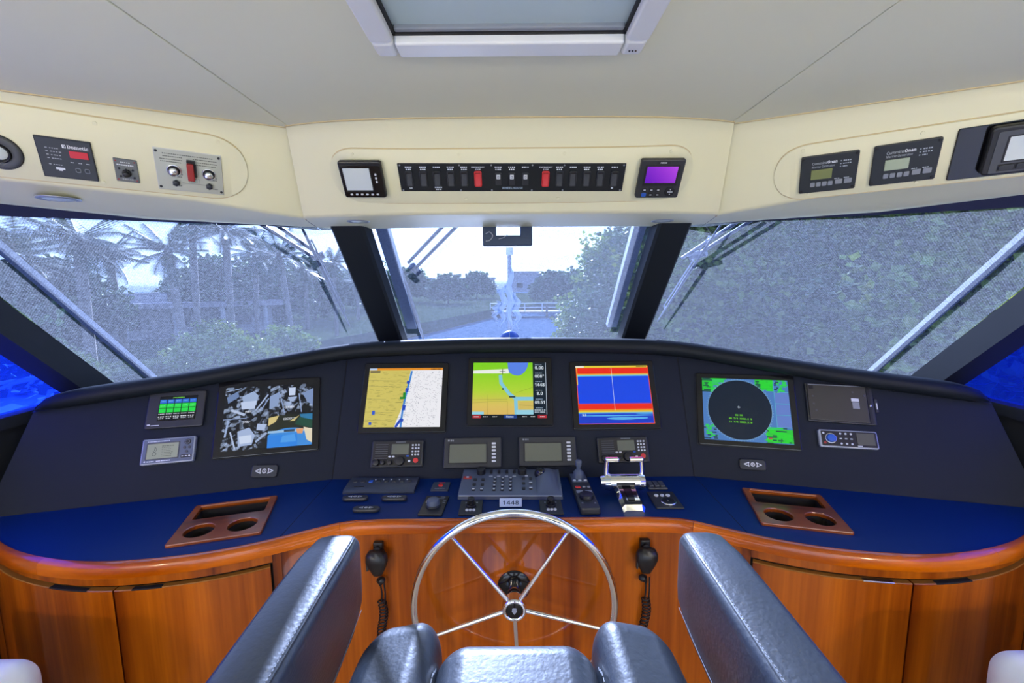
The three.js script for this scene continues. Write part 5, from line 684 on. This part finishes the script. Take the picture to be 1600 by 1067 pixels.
// hand microphones clipped to the panel, with coiled cords
for (const [px, py, dx, label, group] of [[592, 856, 0, 'black hand microphone with coiled cord on the panel left of the wheel'], [1007, 852, 0.004, 'black hand microphone with coiled cord on the panel right of the wheel']]) {
  const p = on(px, py, upright(-1.5)).p, t = thing('hand_microphone', label, 'microphone', V(p.x, p.y, -1.507));
  part(t, 'clip', [new RoundedBoxGeometry(0.034, 0.04, 0.02, 2, 0.004).translate(0, 0.006, 0.01), rod(V(0, 0.006, 0.014), V(0, 0.006, 0.03), 0.011, 0.011, 14)], M.black);
  const rows = []; for (const [y, w, d, c] of [[-0.012, 0.012, 0.008, 0.034], [-0.016, 0.024, 0.014, 0.036], [-0.03, 0.031, 0.02, 0.038], [-0.05, 0.032, 0.021, 0.038], [-0.072, 0.026, 0.018, 0.036], [-0.092, 0.018, 0.014, 0.034], [-0.104, 0.013, 0.011, 0.033], [-0.107, 0.006, 0.006, 0.033]]) { const row = []; for (let i = 0; i < 24; i++) { const a = (i / 24) * Math.PI * 2, e = 0.75; row.push(V(Math.sign(Math.cos(a)) * Math.pow(Math.abs(Math.cos(a)), e) * w * 1.2, y + 0.02, c + Math.sign(Math.sin(a)) * Math.pow(Math.abs(Math.sin(a)), e) * d)); } rows.push(row); }
  part(t, 'body', [loft(rows, true, 1.0), cap(rows[0]), cap([...rows[7]].reverse())], M.black); part(t, 'talk_key', new RoundedBoxGeometry(0.008, 0.04, 0.014, 2, 0.003).translate(-0.033, -0.045, 0.038), M.charcoal);
  part(t, 'strain_relief', [new THREE.SphereGeometry(0.016, 14, 10).scale(1, 0.8, 0.8).translate(dx * 2 + (dx ? -0.014 : 0.006), -0.115, 0.02), rod(V(0, -0.105, 0.03), V(0.004, -0.13, 0.022), 0.005, 0.006)], M.black);
  part(t, 'cord', [tube([V(0.004, -0.13, 0.022), V(0.006, -0.16, 0.018), V(0.004, -0.2, 0.016)], 0.0028, 12, 6), tube([V(0.016, -0.11, 0.024), V(0.018, -0.17, 0.02), V(0.014, -0.22, 0.018)], 0.0028, 12, 6)], M.black);
  const coil = []; for (let i = 0; i <= 300; i++) { const k = i / 300, a = k * Math.PI * 2 * 20; coil.push(V(0.004 + 0.006 * Math.sin(k * 9) + 0.014 * Math.cos(a), -0.19 - 0.26 * k, 0.02 + 0.012 * Math.sin(a))); } part(t, 'coiled_cord', tube(coil, 0.0026, 420, 5), M.black);
}

// ------------------------------------------------------------------ helm chair and the white seats at the sides
{
  const t = thing('helm_chair', 'dark blue-grey leather helm chair with padded arms and a bolstered seat, facing the wheel', 'chair', V(0, 0, 0));
  const armSec = (x, z, hw, yt, yb, r, s) => { const pts = []; const c = [[hw - r, yt - r, 0], [-(hw - r), yt - r, 90], [-(hw - r * 0.6), yb + r * 0.6, 180], [hw - r * 0.6, yb + r * 0.6, 270]]; c.forEach(([cx, cy, a], k) => { const q = k < 2 ? r : r * 0.6; for (let i = 0; i <= 5; i++) { const b = R(a + 18 * i); pts.push(V(x + (cx + q * Math.cos(b)), cy + q * Math.sin(b), z)); } }); return pts; };
  for (const [s, xc] of [[-1, -0.383], [1, 0.408]]) {
    const a = new THREE.Group(); a.name = 'arm'; t.add(a); const rows = [];
    for (const [z, k, yt, yb] of [[-0.966, 0.16, 1.125, 1.08], [-0.964, 0.40, 1.142, 1.06], [-0.957, 0.62, 1.156, 1.045], [-0.942, 0.80, 1.168, 1.03], [-0.918, 0.93, 1.178, 1.015], [-0.85, 1.02, 1.184, 0.995], [-0.75, 1.03, 1.184, 0.985], [-0.6, 1.03, 1.18, 0.98], [-0.4, 1.03, 1.175, 0.975], [-0.2, 1.02, 1.17, 0.97], [-0.16, 0.8, 1.15, 0.99]]) rows.push(armSec(xc, z, 0.052 * k, yt, yb, Math.min(0.024, 0.052 * k * 0.7), s));
    part(a, 'arm_pad', [loft(rows, true, 1.2), cap(rows[0]), cap([...rows[rows.length - 1]].reverse())], M.leather);
    const st = [], edge = (x) => rows.slice(2, 10).map((r) => { const q = r.reduce((b, p) => Math.abs(p.x - x) + Math.abs(p.y - 1.18) * 0.8 < Math.abs(b.x - x) + Math.abs(b.y - 1.18) * 0.8 ? p : b); return q.clone(); });
    const inn = rows.slice(2, 10).map((r) => off(r[s < 0 ? 3 : 8], 0, 0.0006, 0)); const path = new THREE.CatmullRomCurve3(inn);
    part(a, 'seam', new THREE.TubeGeometry(path, 80, 0.0012, 5), M.leather);
    const len = path.getLength(), n = Math.floor(len / 0.0075); for (let i = 0; i < n; i++) { const p = path.getPointAt((i + 0.2) / n), q = path.getPointAt((i + 0.75) / n), o = V(-0.004 * (s < 0 ? 1 : -1), 0.0014, 0); st.push(rod(p.clone().add(o), q.clone().add(o), 0.0009, 0.0009, 5)); }
    part(a, 'stitching', st, M.thread);
    part(a, 'arm_bracket', [new RoundedBoxGeometry(0.04, 0.16, 0.3, 2, 0.01).translate(xc - s * 0.012, 0.92, -0.48)], M.leather);
    part(a, 'lower_seam', tube([V(xc - s * 0.0525, 1.02, -0.9), V(xc - s * 0.0545, 1.005, -0.75), V(xc - s * 0.0545, 1.0, -0.5)], 0.0008, 20, 5), M.thread);
  }
  const soft = (w, h, d, r, f) => { const g = mergeVertices(new RoundedBoxGeometry(w, h, d, 9, r)); const p = g.attributes.position; for (let i = 0; i < p.count; i++) { const v = V(p.getX(i), p.getY(i), p.getZ(i)); f(v); p.setXYZ(i, v.x, v.y, v.z); g.attributes.uv.setXY(i, v.x + 0.6 * v.y, v.z + 0.6 * v.y); } g.computeVertexNormals(); return g; };
  part(t, 'seat_cushion', soft(0.274, 0.14, 0.56, 0.055, (v) => { v.y += 0.008 * Math.cos(v.x * 9) - 0.02 * Math.max(0, -v.z - 0.16) / 0.12 * 0.4; v.x += 0.003; v.y += 1.036; v.z += -0.455; }), M.leather);
  for (const s of [-1, 1]) {
    part(t, 'seat_bolster', soft(0.19, 0.17, 0.6, 0.062, (v) => { const k = Math.max(0, (-v.z - 0.02) / 0.28), o = (v.x * s + 0.095) / 0.19; v.x -= s * 0.06 * Math.pow(o, 1.0) * k * k; v.y -= 0.05 * o * o * (1 - 0.5 * k); v.y += 0.012 * k; v.x += s * 0.228 + 0.004; v.y += 1.022; v.z += -0.484; }), M.leather);
    const st = []; for (let i = 0; i < 40; i++) { const z = -0.70 + i * 0.0125, y = 1.093 + (z < -0.66 ? (z + 0.66) * 0.6 : 0); st.push(rod(V(s * 0.137 + 0.004, y, z), V(s * 0.137 + 0.004, y, z + 0.008), 0.0011, 0.0011, 5)); } part(t, 'stitching', st, M.thread);
  }
  part(t, 'seat_base', new RoundedBoxGeometry(0.52, 0.1, 0.5, 3, 0.03).translate(0, 0.9, -0.42), M.leather);
  part(t, 'cross_bar', new RoundedBoxGeometry(0.78, 0.05, 0.12, 2, 0.015).translate(0.01, 0.86, -0.42), M.charcoal);
  part(t, 'pedestal', rod(V(0, 0.02, -0.4), V(0, 0.86, -0.4), 0.06, 0.05, 24), M.chrome); part(t, 'foot_plate', new THREE.CylinderGeometry(0.2, 0.22, 0.03, 32).translate(0, 0.015, -0.4), M.chrome);
}
for (const s of [-1, 1]) {
  const t = thing('side_seat', s < 0 ? 'white leather seat whose rounded corner shows in the bottom left corner' : 'white leather seat whose rounded corner shows in the bottom right corner', 'seat', V(s * 1.405, 0, -0.42));
  part(t, 'cushion', new RoundedBoxGeometry(0.52, 0.16, 1.2, 8, 0.06).translate(0, 0.755, 0), M.whiteLeather); part(t, 'seam', tube([V(-s * 0.235, 0.818, -0.55), V(-s * 0.242, 0.813, 0), V(-s * 0.235, 0.818, 0.55)], 0.003, 20, 6), M.white);
  part(t, 'seat_box', new RoundedBoxGeometry(0.46, 0.68, 1.1, 2, 0.01).translate(s * 0.02, 0.34, 0.02), M.wood);
}

// ------------------------------------------------------------------ at the windscreen: bracket, compass dome, wipers, gathered screen fold
const planeOf = (q, k) => { const a = q[0], u = q[1].clone().sub(a).normalize(), n = u.clone().cross(q[3].clone().sub(a)).normalize(); return surf(a.clone().add(V(...fwd(k))), u, n.clone().cross(u), n); };
const PC = planeOf(panes[0][1](), 0.0), PCo = planeOf(panes[0][1](), 0.12), PLo = planeOf(paneOf(-1, 0), 0.12), PRo = planeOf(paneOf(1, 0), 0.12), PCm = planeOf(panes[0][1](), -0.03);
{
  const q = span(PCm, [755, 357, 832, 357, 832, 384, 756, 386]), c = on(793, 371, PCm), t = thing('window_bracket', 'dark blue bracket with a notch, hanging at the head of the middle windscreen pane', 'bracket', c.p), w = q.w, h = q.h * 0.72, m = mat([0.012, 0.03, 0.075], 0.3);
  part(t, 'bar', new RoundedBoxGeometry(w, h * 0.62, 0.03, 2, 0.006).translate(0, -h * 0.2, 0), m); part(t, 'block', new RoundedBoxGeometry(w * 0.27, h * 0.75, 0.032, 2, 0.005).translate(-w * 0.365, h * 0.3, 0), m); part(t, 'block', new RoundedBoxGeometry(w * 0.24, h * 0.75, 0.032, 2, 0.005).translate(w * 0.38, h * 0.3, 0), m);
  part(t, 'cable', [tube([V(-w * 0.44, h * 0.2, 0.02), V(-w * 0.36, h * 0.3, 0.022), V(-w * 0.3, h * 0.08, 0.022), V(-w * 0.36, -h * 0.18, 0.02), V(-w * 0.44, -h * 0.22, 0.018)], 0.0026, 24, 6), tube([V(-w * 0.18, -h * 0.1, 0.016), V(-w * 0.1, -h * 0.05, 0.019), V(0, h * 0.12, 0.018)], 0.002, 16, 6)], M.silver);
}
{
  const t = thing('compass_dome', 'small blue dome with a pale line across it, below the middle window', 'compass', V(-0.013, 1.385, -2.58)); part(t, 'dome', new THREE.SphereGeometry(0.06, 28, 14, 0, Math.PI * 2, 0, Math.PI / 2), M.blue); part(t, 'band', new THREE.TorusGeometry(0.0605, 0.0018, 6, 30, Math.PI).rotateY(Math.PI / 2), M.silver); part(t, 'collar', new THREE.CylinderGeometry(0.066, 0.07, 0.02, 28).translate(0, -0.006, 0), M.charcoal);
}
{ // the middle screen is gathered round a tie: crumpled folds
  const t = scene.children.find((o) => o.name === 'sun_screen'), folds = mat([0.40, 0.47, 0.58], 1, { transmission: 0.9, thickness: 0, roughness: 0.55 });
  for (let k = 0; k < 4; k++) { const rows = [], px = 797 + [0, -10, 9, -18][k], y0 = [418, 446, 458, 470][k], y1 = [520, 512, 514, 502][k]; for (let i = 0; i <= 14; i++) { const f = i / 14, c = on(px + (px - 797) * 0.35 * f + 3 * Math.sin(i * 1.1 + k * 2), y0 + (y1 - y0) * f, PCm).p, w = 0.018 * Math.sin(Math.PI * Math.min(1, f * 0.9 + 0.08)) + 0.002; rows.push([-1, -0.4, 0, 0.4, 1].map((q) => off(c, q * w, 0, (1 - Math.abs(q)) * 0.02 * (0.6 + 0.5 * Math.sin(i * 2.1 + k * 1.7)) - 0.008))); } part(t, 'fold', loft(rows, false, 0.9), folds); }
}
const WM = mat([0.10, 0.11, 0.14], 0.35);
function wiper(label, S, blade, thick, arms, m) {
  const c = on((blade[0] + blade[2]) / 2, (blade[1] + blade[3]) / 2, S).p, t = thing('windscreen_wiper', label, 'wiper', c); const L = (x, y) => on(x, y, S).p.sub(c);
  const out = V(...fwd(0.03)), a = L(blade[0], blade[1]), b = L(blade[2], blade[3]), d = (k) => a.clone().lerp(b, k); part(t, 'blade', [rod(a, d(0.5), thick * 0.5, thick, 6), rod(d(0.5), b, thick, thick * 0.35, 6)], m); part(t, 'blade_frame', [rod(d(0.15).add(out), d(0.5).add(out), thick * 0.3, thick * 0.5, 6), rod(d(0.5).add(out), d(0.85).add(out), thick * 0.5, thick * 0.3, 6), rod(d(0.15), d(0.15).add(out), 0.004), rod(d(0.85), d(0.85).add(out), 0.004)], m);
  for (const q of arms) part(t, 'arm', rod(L(q[0], q[1]).add(out), L(q[2], q[3]).add(out), 0.009, 0.009, 8), m);
  part(t, 'joint', rod(L((arms[0][0] + arms[1][0]) / 2, (arms[0][1] + arms[1][1]) / 2).add(out), L(arms[1][0] + (arms[1][0] - arms[0][0]) * 0.6, arms[1][1] + (arms[1][1] - arms[0][1]) * 0.6).add(out), 0.022, 0.018, 8), m);
}
wiper('dark windscreen wiper with twin arms outside the left pane', PLo, [470, 352, 546, 508], 0.011, [[490, 410, 385, 345], [499, 406, 410, 345]], WM);
wiper('dark windscreen wiper with twin arms outside the middle pane', PCo, [598, 352, 662, 530], 0.019, [[637, 416, 700, 350], [647, 426, 722, 350]], WM);
wiper('pale windscreen wiper with twin arms outside the right pane', PRo, [1130, 345, 1027, 502], 0.009, [[1068, 409, 1172, 342], [1092, 404, 1195, 340]], mat([0.55, 0.58, 0.66], 0.4));

// ------------------------------------------------------------------ outside: foredeck, water, shore, house, palms and trees
const far = (px, py, dist) => { const d = V((px - 800) / FOCAL, -(py - FRAME_H / 2) / FOCAL, -1).transformDirection(camera.matrixWorld); return EYE.clone().addScaledVector(d, dist / Math.hypot(d.x, d.z)); };
struct('foredeck', loft([[2.3, -2.0, 0.7], [2.25, -3.2, 0.66], [2.1, -5, 0.5], [1.5, -8, 0.35], [0.2, -11, 0.25]].map(([w, z, y]) => [V(-w, y - 1.5, z), V(-w, y, z), V(-w * 0.5, y + 0.06, z), V(0, y + 0.08, z), V(w * 0.5, y + 0.06, z), V(w, y, z), V(w, y - 1.5, z)]), false, 0.5), M.gel);
struct('aft_deck', boxTo(-2.6, 2.6, -0.1, -0.03, 1.66, 14), M.gel);
{ const wt = dataTex(256, 256, (x, y) => { const q = fbm(x / 256 * 12, y / 256 * 30, 12, 30, 4); return [q, q, q]; }); wt.repeat.set(60, 60); const g = new THREE.PlaneGeometry(500, 500).rotateX(-Math.PI / 2).translate(0, -3, -60); const m = solo('water', g, mat([0.055, 0.10, 0.16], 0.35, { bumpMap: wt, bumpScale: 0.06, specularIntensity: 0 }), 'calm blue-grey harbour water beyond the bow', 'water'); m.userData.kind = 'stuff'; delete m.userData.category; }
const groundMat = mat([0.04, 0.055, 0.025], 0.95, { specularIntensity: 0 }), wallMat = mat([0.36, 0.34, 0.33], 0.8);
struct('shore', [new THREE.ExtrudeGeometry(polyShape([[-200, 6], [-18, 10], [-8, 42], [0, 70], [40, 80], [60, 150], [-200, 150]]), { depth: 1.4, bevelEnabled: false }).rotateX(-Math.PI / 2).translate(0, -3.3, 0), new THREE.ExtrudeGeometry(polyShape([[7, -20], [9, 14], [12, 40], [30, 64], [200, 90], [200, -20]]), { depth: 1.4, bevelEnabled: false }).rotateX(-Math.PI / 2).translate(0, -3.3, 0)], groundMat);
const palmTrunk = mat([0.20, 0.17, 0.13], 0.9), palmLeaf = mat([0.055, 0.09, 0.028], 0.5, { transmission: 0.3, thickness: 0 }), leafA = mat([0.24, 0.32, 0.03], 0.5, { transmission: 0.5, thickness: 0 }), leafB = mat([0.06, 0.12, 0.03], 0.5, { transmission: 0.4, thickness: 0 });
const frondGeo = (() => { const out = [], n = 26; for (let k = 0; k < 3; k++) { const pos = [], L = 2.4, droop = [0.5, 0.9, 1.3][k]; const mid = (t) => V(0, 0.55 * t * (1 - t * droop), -L * t * (1 - 0.12 * t * droop)); for (let i = 0; i < n; i++) { const t = 0.12 + 0.86 * (i / n), p = mid(t), q = mid(t + 0.03), len = 0.62 * Math.sin(Math.PI * (0.12 + 0.82 * t)); for (const s of [-1, 1]) { const tip = V(s * len, p.y - 0.28 * len - 0.1, p.z - 0.42 * len); pos.push(p.x, p.y, p.z, q.x, q.y, q.z, tip.x, tip.y, tip.z); } } for (let i = 0; i < 8; i++) { const a = mid(i / 8), b = mid((i + 1) / 8); pos.push(a.x - 0.03, a.y, a.z, a.x + 0.03, a.y, a.z, b.x, b.y, b.z); } const g = new THREE.BufferGeometry(); g.setAttribute('position', new THREE.Float32BufferAttribute(pos, 3)); g.computeVertexNormals(); out.push(g); } return out; })();
const PALMS = [[28, 402, 30, 1.15, 'palm tree at the far left edge of the left windscreen pane'], [122, 372, 27, 1.25, 'tall spreading palm tree left of the bright gap above the house'], [168, 398, 34, 1.1, 'palm tree with its crown just left of the bright gap above the house'], [262, 392, 26, 1.0, 'dark palm tree just right of the bright gap above the house'], [300, 352, 33, 1.1, 'tallest palm tree, its crown touching the console edge right of the bright gap'], [352, 362, 30, 1.1, 'tall bushy palm tree in the middle of the left pane'], [398, 396, 36, 1.0, 'palm tree standing behind the tall bushy one in the middle of the left pane'], [436, 398, 29, 0.95, 'palm tree just left of the left wiper joint'], [478, 424, 40, 1.0, 'smaller palm tree behind the left wiper blade'], [520, 410, 34, 0.85, 'slender palm tree right of the left wiper blade'], [556, 440, 48, 1.0, 'distant palm tree beside the left centre post']];
for (const [px, py, dist, sc, label] of PALMS) {
  const c = far(px, py, dist), t = thing('palm_tree', label, 'palm tree', V(c.x, -1.9, c.z)), h = c.y + 1.9, lean = rr(-0.5, 0.5); const pts = [V(-lean, 0, 0), V(-lean * 0.6, h * 0.5, 0), V(0, h, 0)];
  part(t, 'trunk', tube(pts, 0.17 * sc, 12, 8), palmTrunk); part(t, 'crown_shaft', rod(V(0, h - 0.7, 0), V(0, h + 0.1, 0), 0.26 * sc, 0.12 * sc), palmTrunk);
  for (let i = 0; i < 30; i++) { const m = part(t, 'frond', frondGeo[i % 3], palmLeaf); m.position.set(0, h, 0); m.rotation.set(rr(-0.75, 0.75) + (i % 3 === 2 ? -0.6 : 0.25), (i / 30) * 6.283 * 3 + rr(-0.2, 0.2), 0, 'YXZ'); m.scale.setScalar(sc * rr(0.65, 0.9)); }
}
const leafGeo = (() => { const g = new THREE.BufferGeometry(); g.setAttribute('position', new THREE.Float32BufferAttribute([0, 0, 0, 0.5, 0.12, 0.45, 0, 0, 1, 0, 0, 0, 0, 0, 1, -0.5, 0.12, 0.45], 3)); g.computeVertexNormals(); return g; })();
function tree(name, label, category, base, blobs, n, size, m, trunkR) {
  const t = thing(name, label, category, base); const im = shadow(new THREE.InstancedMesh(leafGeo, m, n)); im.name = 'foliage'; im.userData.kind = 'stuff'; const o = new THREE.Object3D(), col = new THREE.Color(); let i = 0; const tot = blobs.reduce((a, b) => a + b[3] ** 2, 0);
  blobs.forEach(([x, y, z, r], bi) => { const k = bi === blobs.length - 1 ? n - i : Math.round((n * r * r) / tot); for (let j = 0; j < k && i < n; j++, i++) { const a = rr(0, 6.283), c = rr(-0.75, 1), q = Math.sqrt(1 - c * c), rad = r * Math.pow(rr(0.25, 1), 0.4) * (0.82 + 0.3 * Math.sin(a * 5 + bi) * Math.sin(c * 6 + bi)); o.position.set(x + Math.cos(a) * q * rad, y + c * rad * 0.9, z + Math.sin(a) * q * rad); o.rotation.set(rr(-1, 1.6), rr(0, 6.283), rr(-0.8, 0.8)); o.scale.setScalar(size * rr(0.6, 1.4)); o.updateMatrix(); im.setMatrixAt(i, o.matrix); const v = rr(0.6, 1.5); im.setColorAt(i, col.setRGB(v * rr(0.85, 1.2), v, v * 0.8)); } });
  t.add(im); if (trunkR) { const b0 = blobs[0]; part(t, 'trunk', tube([V(0, 0, 0), V(b0[0] * 0.3, b0[1] * 0.4, b0[2] * 0.3), V(b0[0], b0[1], b0[2])], trunkR, 10, 8), palmTrunk); const br = []; for (const q of blobs.slice(1)) br.push(tube([V(b0[0] * 0.3, b0[1] * 0.45, b0[2] * 0.3), V((b0[0] + q[0]) / 2, q[1] * 0.75, (b0[2] + q[2]) / 2), V(q[0], q[1], q[2])], trunkR * 0.4, 8, 6)); if (br.length) part(t, 'branches', br, palmTrunk); }
}
const TR = [[985, 17, 5.0, 2.2, 'leafy tree seen past the right centre post, its crown edge against the bright sky'], [1090, 14, 6.6, 2.9, 'tall leafy green tree behind the right wiper'], [1190, 13, 7.2, 3.0, 'tall leafy tree in the middle of the right pane'], [1300, 15, 7.6, 3.3, 'tall leafy tree with a bright sky gap by its crown in the right pane'], [1420, 13, 7.4, 3.1, 'leafy tree in the outer part of the right pane'], [1545, 12, 7.4, 3.2, 'leafy tree behind the right corner post'], [1700, 10, 6.2, 2.8, 'leafy tree seen through the blue right side window']];
for (const [k, [px, dist, h, r, label]] of TR.entries()) { const c = far(px, 450, dist), b = [[0, h * 0.62, 0, r], [-r * 0.6, h * 0.42, 0.5, r * 0.75], [r * 0.65, h * 0.45, -0.4, r * 0.75], [0.2 * r, h * 0.28, 0.8, r * 0.7], [-0.2 * r, h * 0.85, -0.3, r * 0.7]]; tree('leafy_tree', label, 'tree', V(c.x, -1.9, c.z), b, 30000, 0.125, k % 2 ? leafB : leafA, 0.16); }
for (const [px, dist, h, r, label] of [[-130, 12, 3.4, 1.5, 'leafy tree seen through the blue left side window'], [-330, 9, 4.2, 2.0, 'leafy tree behind the left corner post, mostly beyond the side window'], [640, 90, 6, 3.4, 'distant round tree left of the bright glare in the middle pane'], [905, 100, 5.5, 3.4, 'distant round tree right of the compass dome in the middle pane'], [950, 60, 6, 3.2, 'distant tree beside the right centre post in the middle pane'], [745, 105, 5.5, 3.2, 'distant tree behind the bunched screen fold'], [700, 80, 4.6, 2.6, 'low distant tree under the glare in the middle pane'], [865, 75, 4.8, 2.8, 'low distant tree right of the bunched screen fold']]) { const c = far(px, 450, dist); tree('leafy_tree', label, 'tree', V(c.x, -1.9, c.z), [[0, h * 0.6, 0, r], [r * 0.7, h * 0.4, 0, r * 0.7], [-r * 0.7, h * 0.42, 0, r * 0.7]], 7000, dist > 50 ? 0.6 : 0.13, leafB, 0.15); }
for (const [px, dist, r, label] of [[60, 20, 1.3, 'green shrub at the foot of the house, by the left corner post'], [300, 22, 1.2, 'green shrub in front of the house wall'], [375, 21, 1.1, 'bright green shrub below the middle of the left pane'], [440, 24, 1.2, 'shrub right of the bright green one below the left wiper'], [330, 28, 1.3, 'shrub standing behind the palms by the house']]) { const c = far(px, 450, dist); tree('shrub', label, 'shrub', V(c.x, -1.9, c.z), [[0, r * 0.6, 0, r], [r * 0.8, r * 0.5, 0.3, r * 0.7]], 2600, 0.16, leafA, 0); }
for (const [px, dist, h, r, label] of [[95, 33, 5.2, 2.1, 'dense dark tree behind the palms left of the house gap'], [20, 31, 4.8, 2.0, 'dense dark tree behind the leftmost palm'], [335, 40, 6.2, 2.4, 'dense tree filling the space between the tall palms right of the house gap'], [415, 42, 6.0, 2.5, 'dense tree behind the palms above the left wiper blade'], [490, 52, 6.4, 3.2, 'dense tree behind the slender palm near the left wiper'], [575, 70, 7.0, 3.6, 'far tree partly hidden by the left centre post'], [290, 54, 5.4, 2.0, 'low dense tree behind the house roof, right of the bright gap']]) { const c = far(px, 450, dist); tree('leafy_tree', label, 'tree', V(c.x, -1.9, c.z), [[0, h * 0.62, 0, r], [r * 0.8, h * 0.42, 0, r * 0.8], [-r * 0.8, h * 0.42, 0, r * 0.8], [0, h * 0.25, 0.5, r * 0.8]], 9000, 0.3, leafB, 0.16); }
{ // flat-roofed house on the left shore
  const c = far(190, 450, 38), t = thing('waterfront_house', 'low flat-roofed house with pale columns behind the palm trees on the left shore', 'house', V(c.x, -1.9, c.z)); t.rotation.y = 0.62; const w = 17, h = 3.3; part(t, 'wall', boxTo(-w / 2, w / 2, 0, h - 1.2, -4, -1), wallMat); part(t, 'roof', boxTo(-w / 2 - 0.6, w / 2 + 0.6, h - 1.2, h - 0.85, -4.4, 0.6), mat([0.34, 0.30, 0.30], 0.8)); part(t, 'roof_box', boxTo(-1.5, 2.2, h - 0.85, h - 0.2, -3.4, -1.6), wallMat);
  for (let i = 0; i < 7; i++) part(t, 'column', rod(V(-w / 2 + 0.6 + i * 2.63, 0, 0.3), V(-w / 2 + 0.6 + i * 2.63, h - 1.2, 0.3), 0.17), mat([0.5, 0.48, 0.46], 0.7)); for (let i = 0; i < 5; i++) { const x = -w / 2 + 2 + i * 3.2; part(t, 'window', boxTo(x - 0.8, x + 0.8, 0.7, 1.8, -0.99, -0.95), M.blackGloss); }
}
for (const [px, dist, w, h, label] of [[822, 170, 11, 7.3, 'distant blocky building right of the bunched screen fold'], [900, 190, 34, 6.2, 'long low distant building on the far shore in the middle pane'], [700, 200, 40, 5.6, 'faint low building on the far shore under the glare']]) { const c = far(px, 450, dist), t = thing('distant_building', label, 'building', V(c.x, -1.9, c.z)); part(t, 'wall', boxTo(-w / 2, w / 2, 0, h - 0.8, -6, 6), wallMat); part(t, 'roof', boxTo(-w / 2 - 0.5, w / 2 + 0.5, h - 0.8, h, -6.4, 6.4), wallMat); for (let r = 0; r < Math.floor(h / 4); r++) for (let i = 0; i < Math.floor(w / 5); i++) part(t, 'window', box(2.2, 1.6, 0.1, -w / 2 + 3 + i * 5, 2.4 + r * 3.6, 6.05), M.blackGloss); }
{ // jetty with white rails across the basin
  const a = far(830, 496, 62), b = far(905, 500, 62), t = thing('jetty', 'low jetty with white rails on the far side of the basin', 'jetty', V(a.x, -2.2, a.z)), L = 11; part(t, 'deck', boxTo(-6, L, -0.2, 0, -1.5, 1.5), wallMat); for (let i = 0; i < 8; i++) part(t, 'rail_post', rod(V(-5.5 + i * 2.3, 0, 1.3), V(-5.5 + i * 2.3, 1.1, 1.3), 0.06), M.white); for (const y of [0.55, 1.1]) part(t, 'rail', rod(V(-5.5, y, 1.3), V(10.6, y, 1.3), 0.05), M.white); for (const x of [-4, 2, 8]) part(t, 'pile', rod(V(x, -1.4, 1.7), V(x, 0.9, 1.7), 0.16), palmTrunk);
}
{ // neighbouring boat with its bow rail, seen through the blue side window
  const D = 7.5, q = (x, y, d = D) => far(x, y, d), o = q(30, 612), t = thing('neighbouring_boat', 'white boat bow with tubular railing beyond the blue left side window', 'boat', o), l = (x, y, d) => q(x, y, d).sub(o); const pipe = (...p) => p.slice(1).map((v, i) => rod(p[i], v, 0.02));
  part(t, 'bow_rail', [...pipe(l(-120, 622), l(0, 599), l(40, 592), l(80, 586.5)), ...pipe(l(-80, 640), l(0, 608), l(17, 600), l(69, 588.5)), ...pipe(l(76, 588), l(77, 601))], M.white); for (const p of [[16, 601, 6, 635], [52, 594, 33, 615], [72, 590, 45, 617], [-40, 606, -60, 650]]) part(t, 'stanchion', pipe(l(p[0], p[1]), l(p[2], p[3])), M.white);
  const rows = [[84, 614, 0.02], [60, 618, 0.3], [20, 624, 0.7], [-60, 640, 1.1], [-160, 665, 1.3]].map(([x, y, w]) => { const p = l(x, y), e = V(0.72, 0, 0.69); return [p.clone().addScaledVector(e, -w).add(V(0, -0.9, 0)), p.clone().addScaledVector(e, -w), p.clone().add(V(0, 0.05, 0)), p.clone().addScaledVector(e, w), p.clone().addScaledVector(e, w).add(V(0, -0.9, 0))]; }); part(t, 'hull', loft(rows, false, 0.5), M.gel);
}
{ // thin light mast on the bow, seen through the middle pane
  const a = far(796, 388, 9.5), t = thing('bow_mast', 'slim grey light mast on the bow above the bunched screen fold', 'mast', V(a.x, 0.3, a.z)); part(t, 'pole', rod(V(0, 0, 0), V(0, a.y - 0.4, 0), 0.05, 0.04, 12), M.greyLight); part(t, 'lamp', new THREE.CylinderGeometry(0.07, 0.07, 0.14, 16).translate(0, a.y - 0.36, 0), M.white);
}
renderer.render(scene, camera);
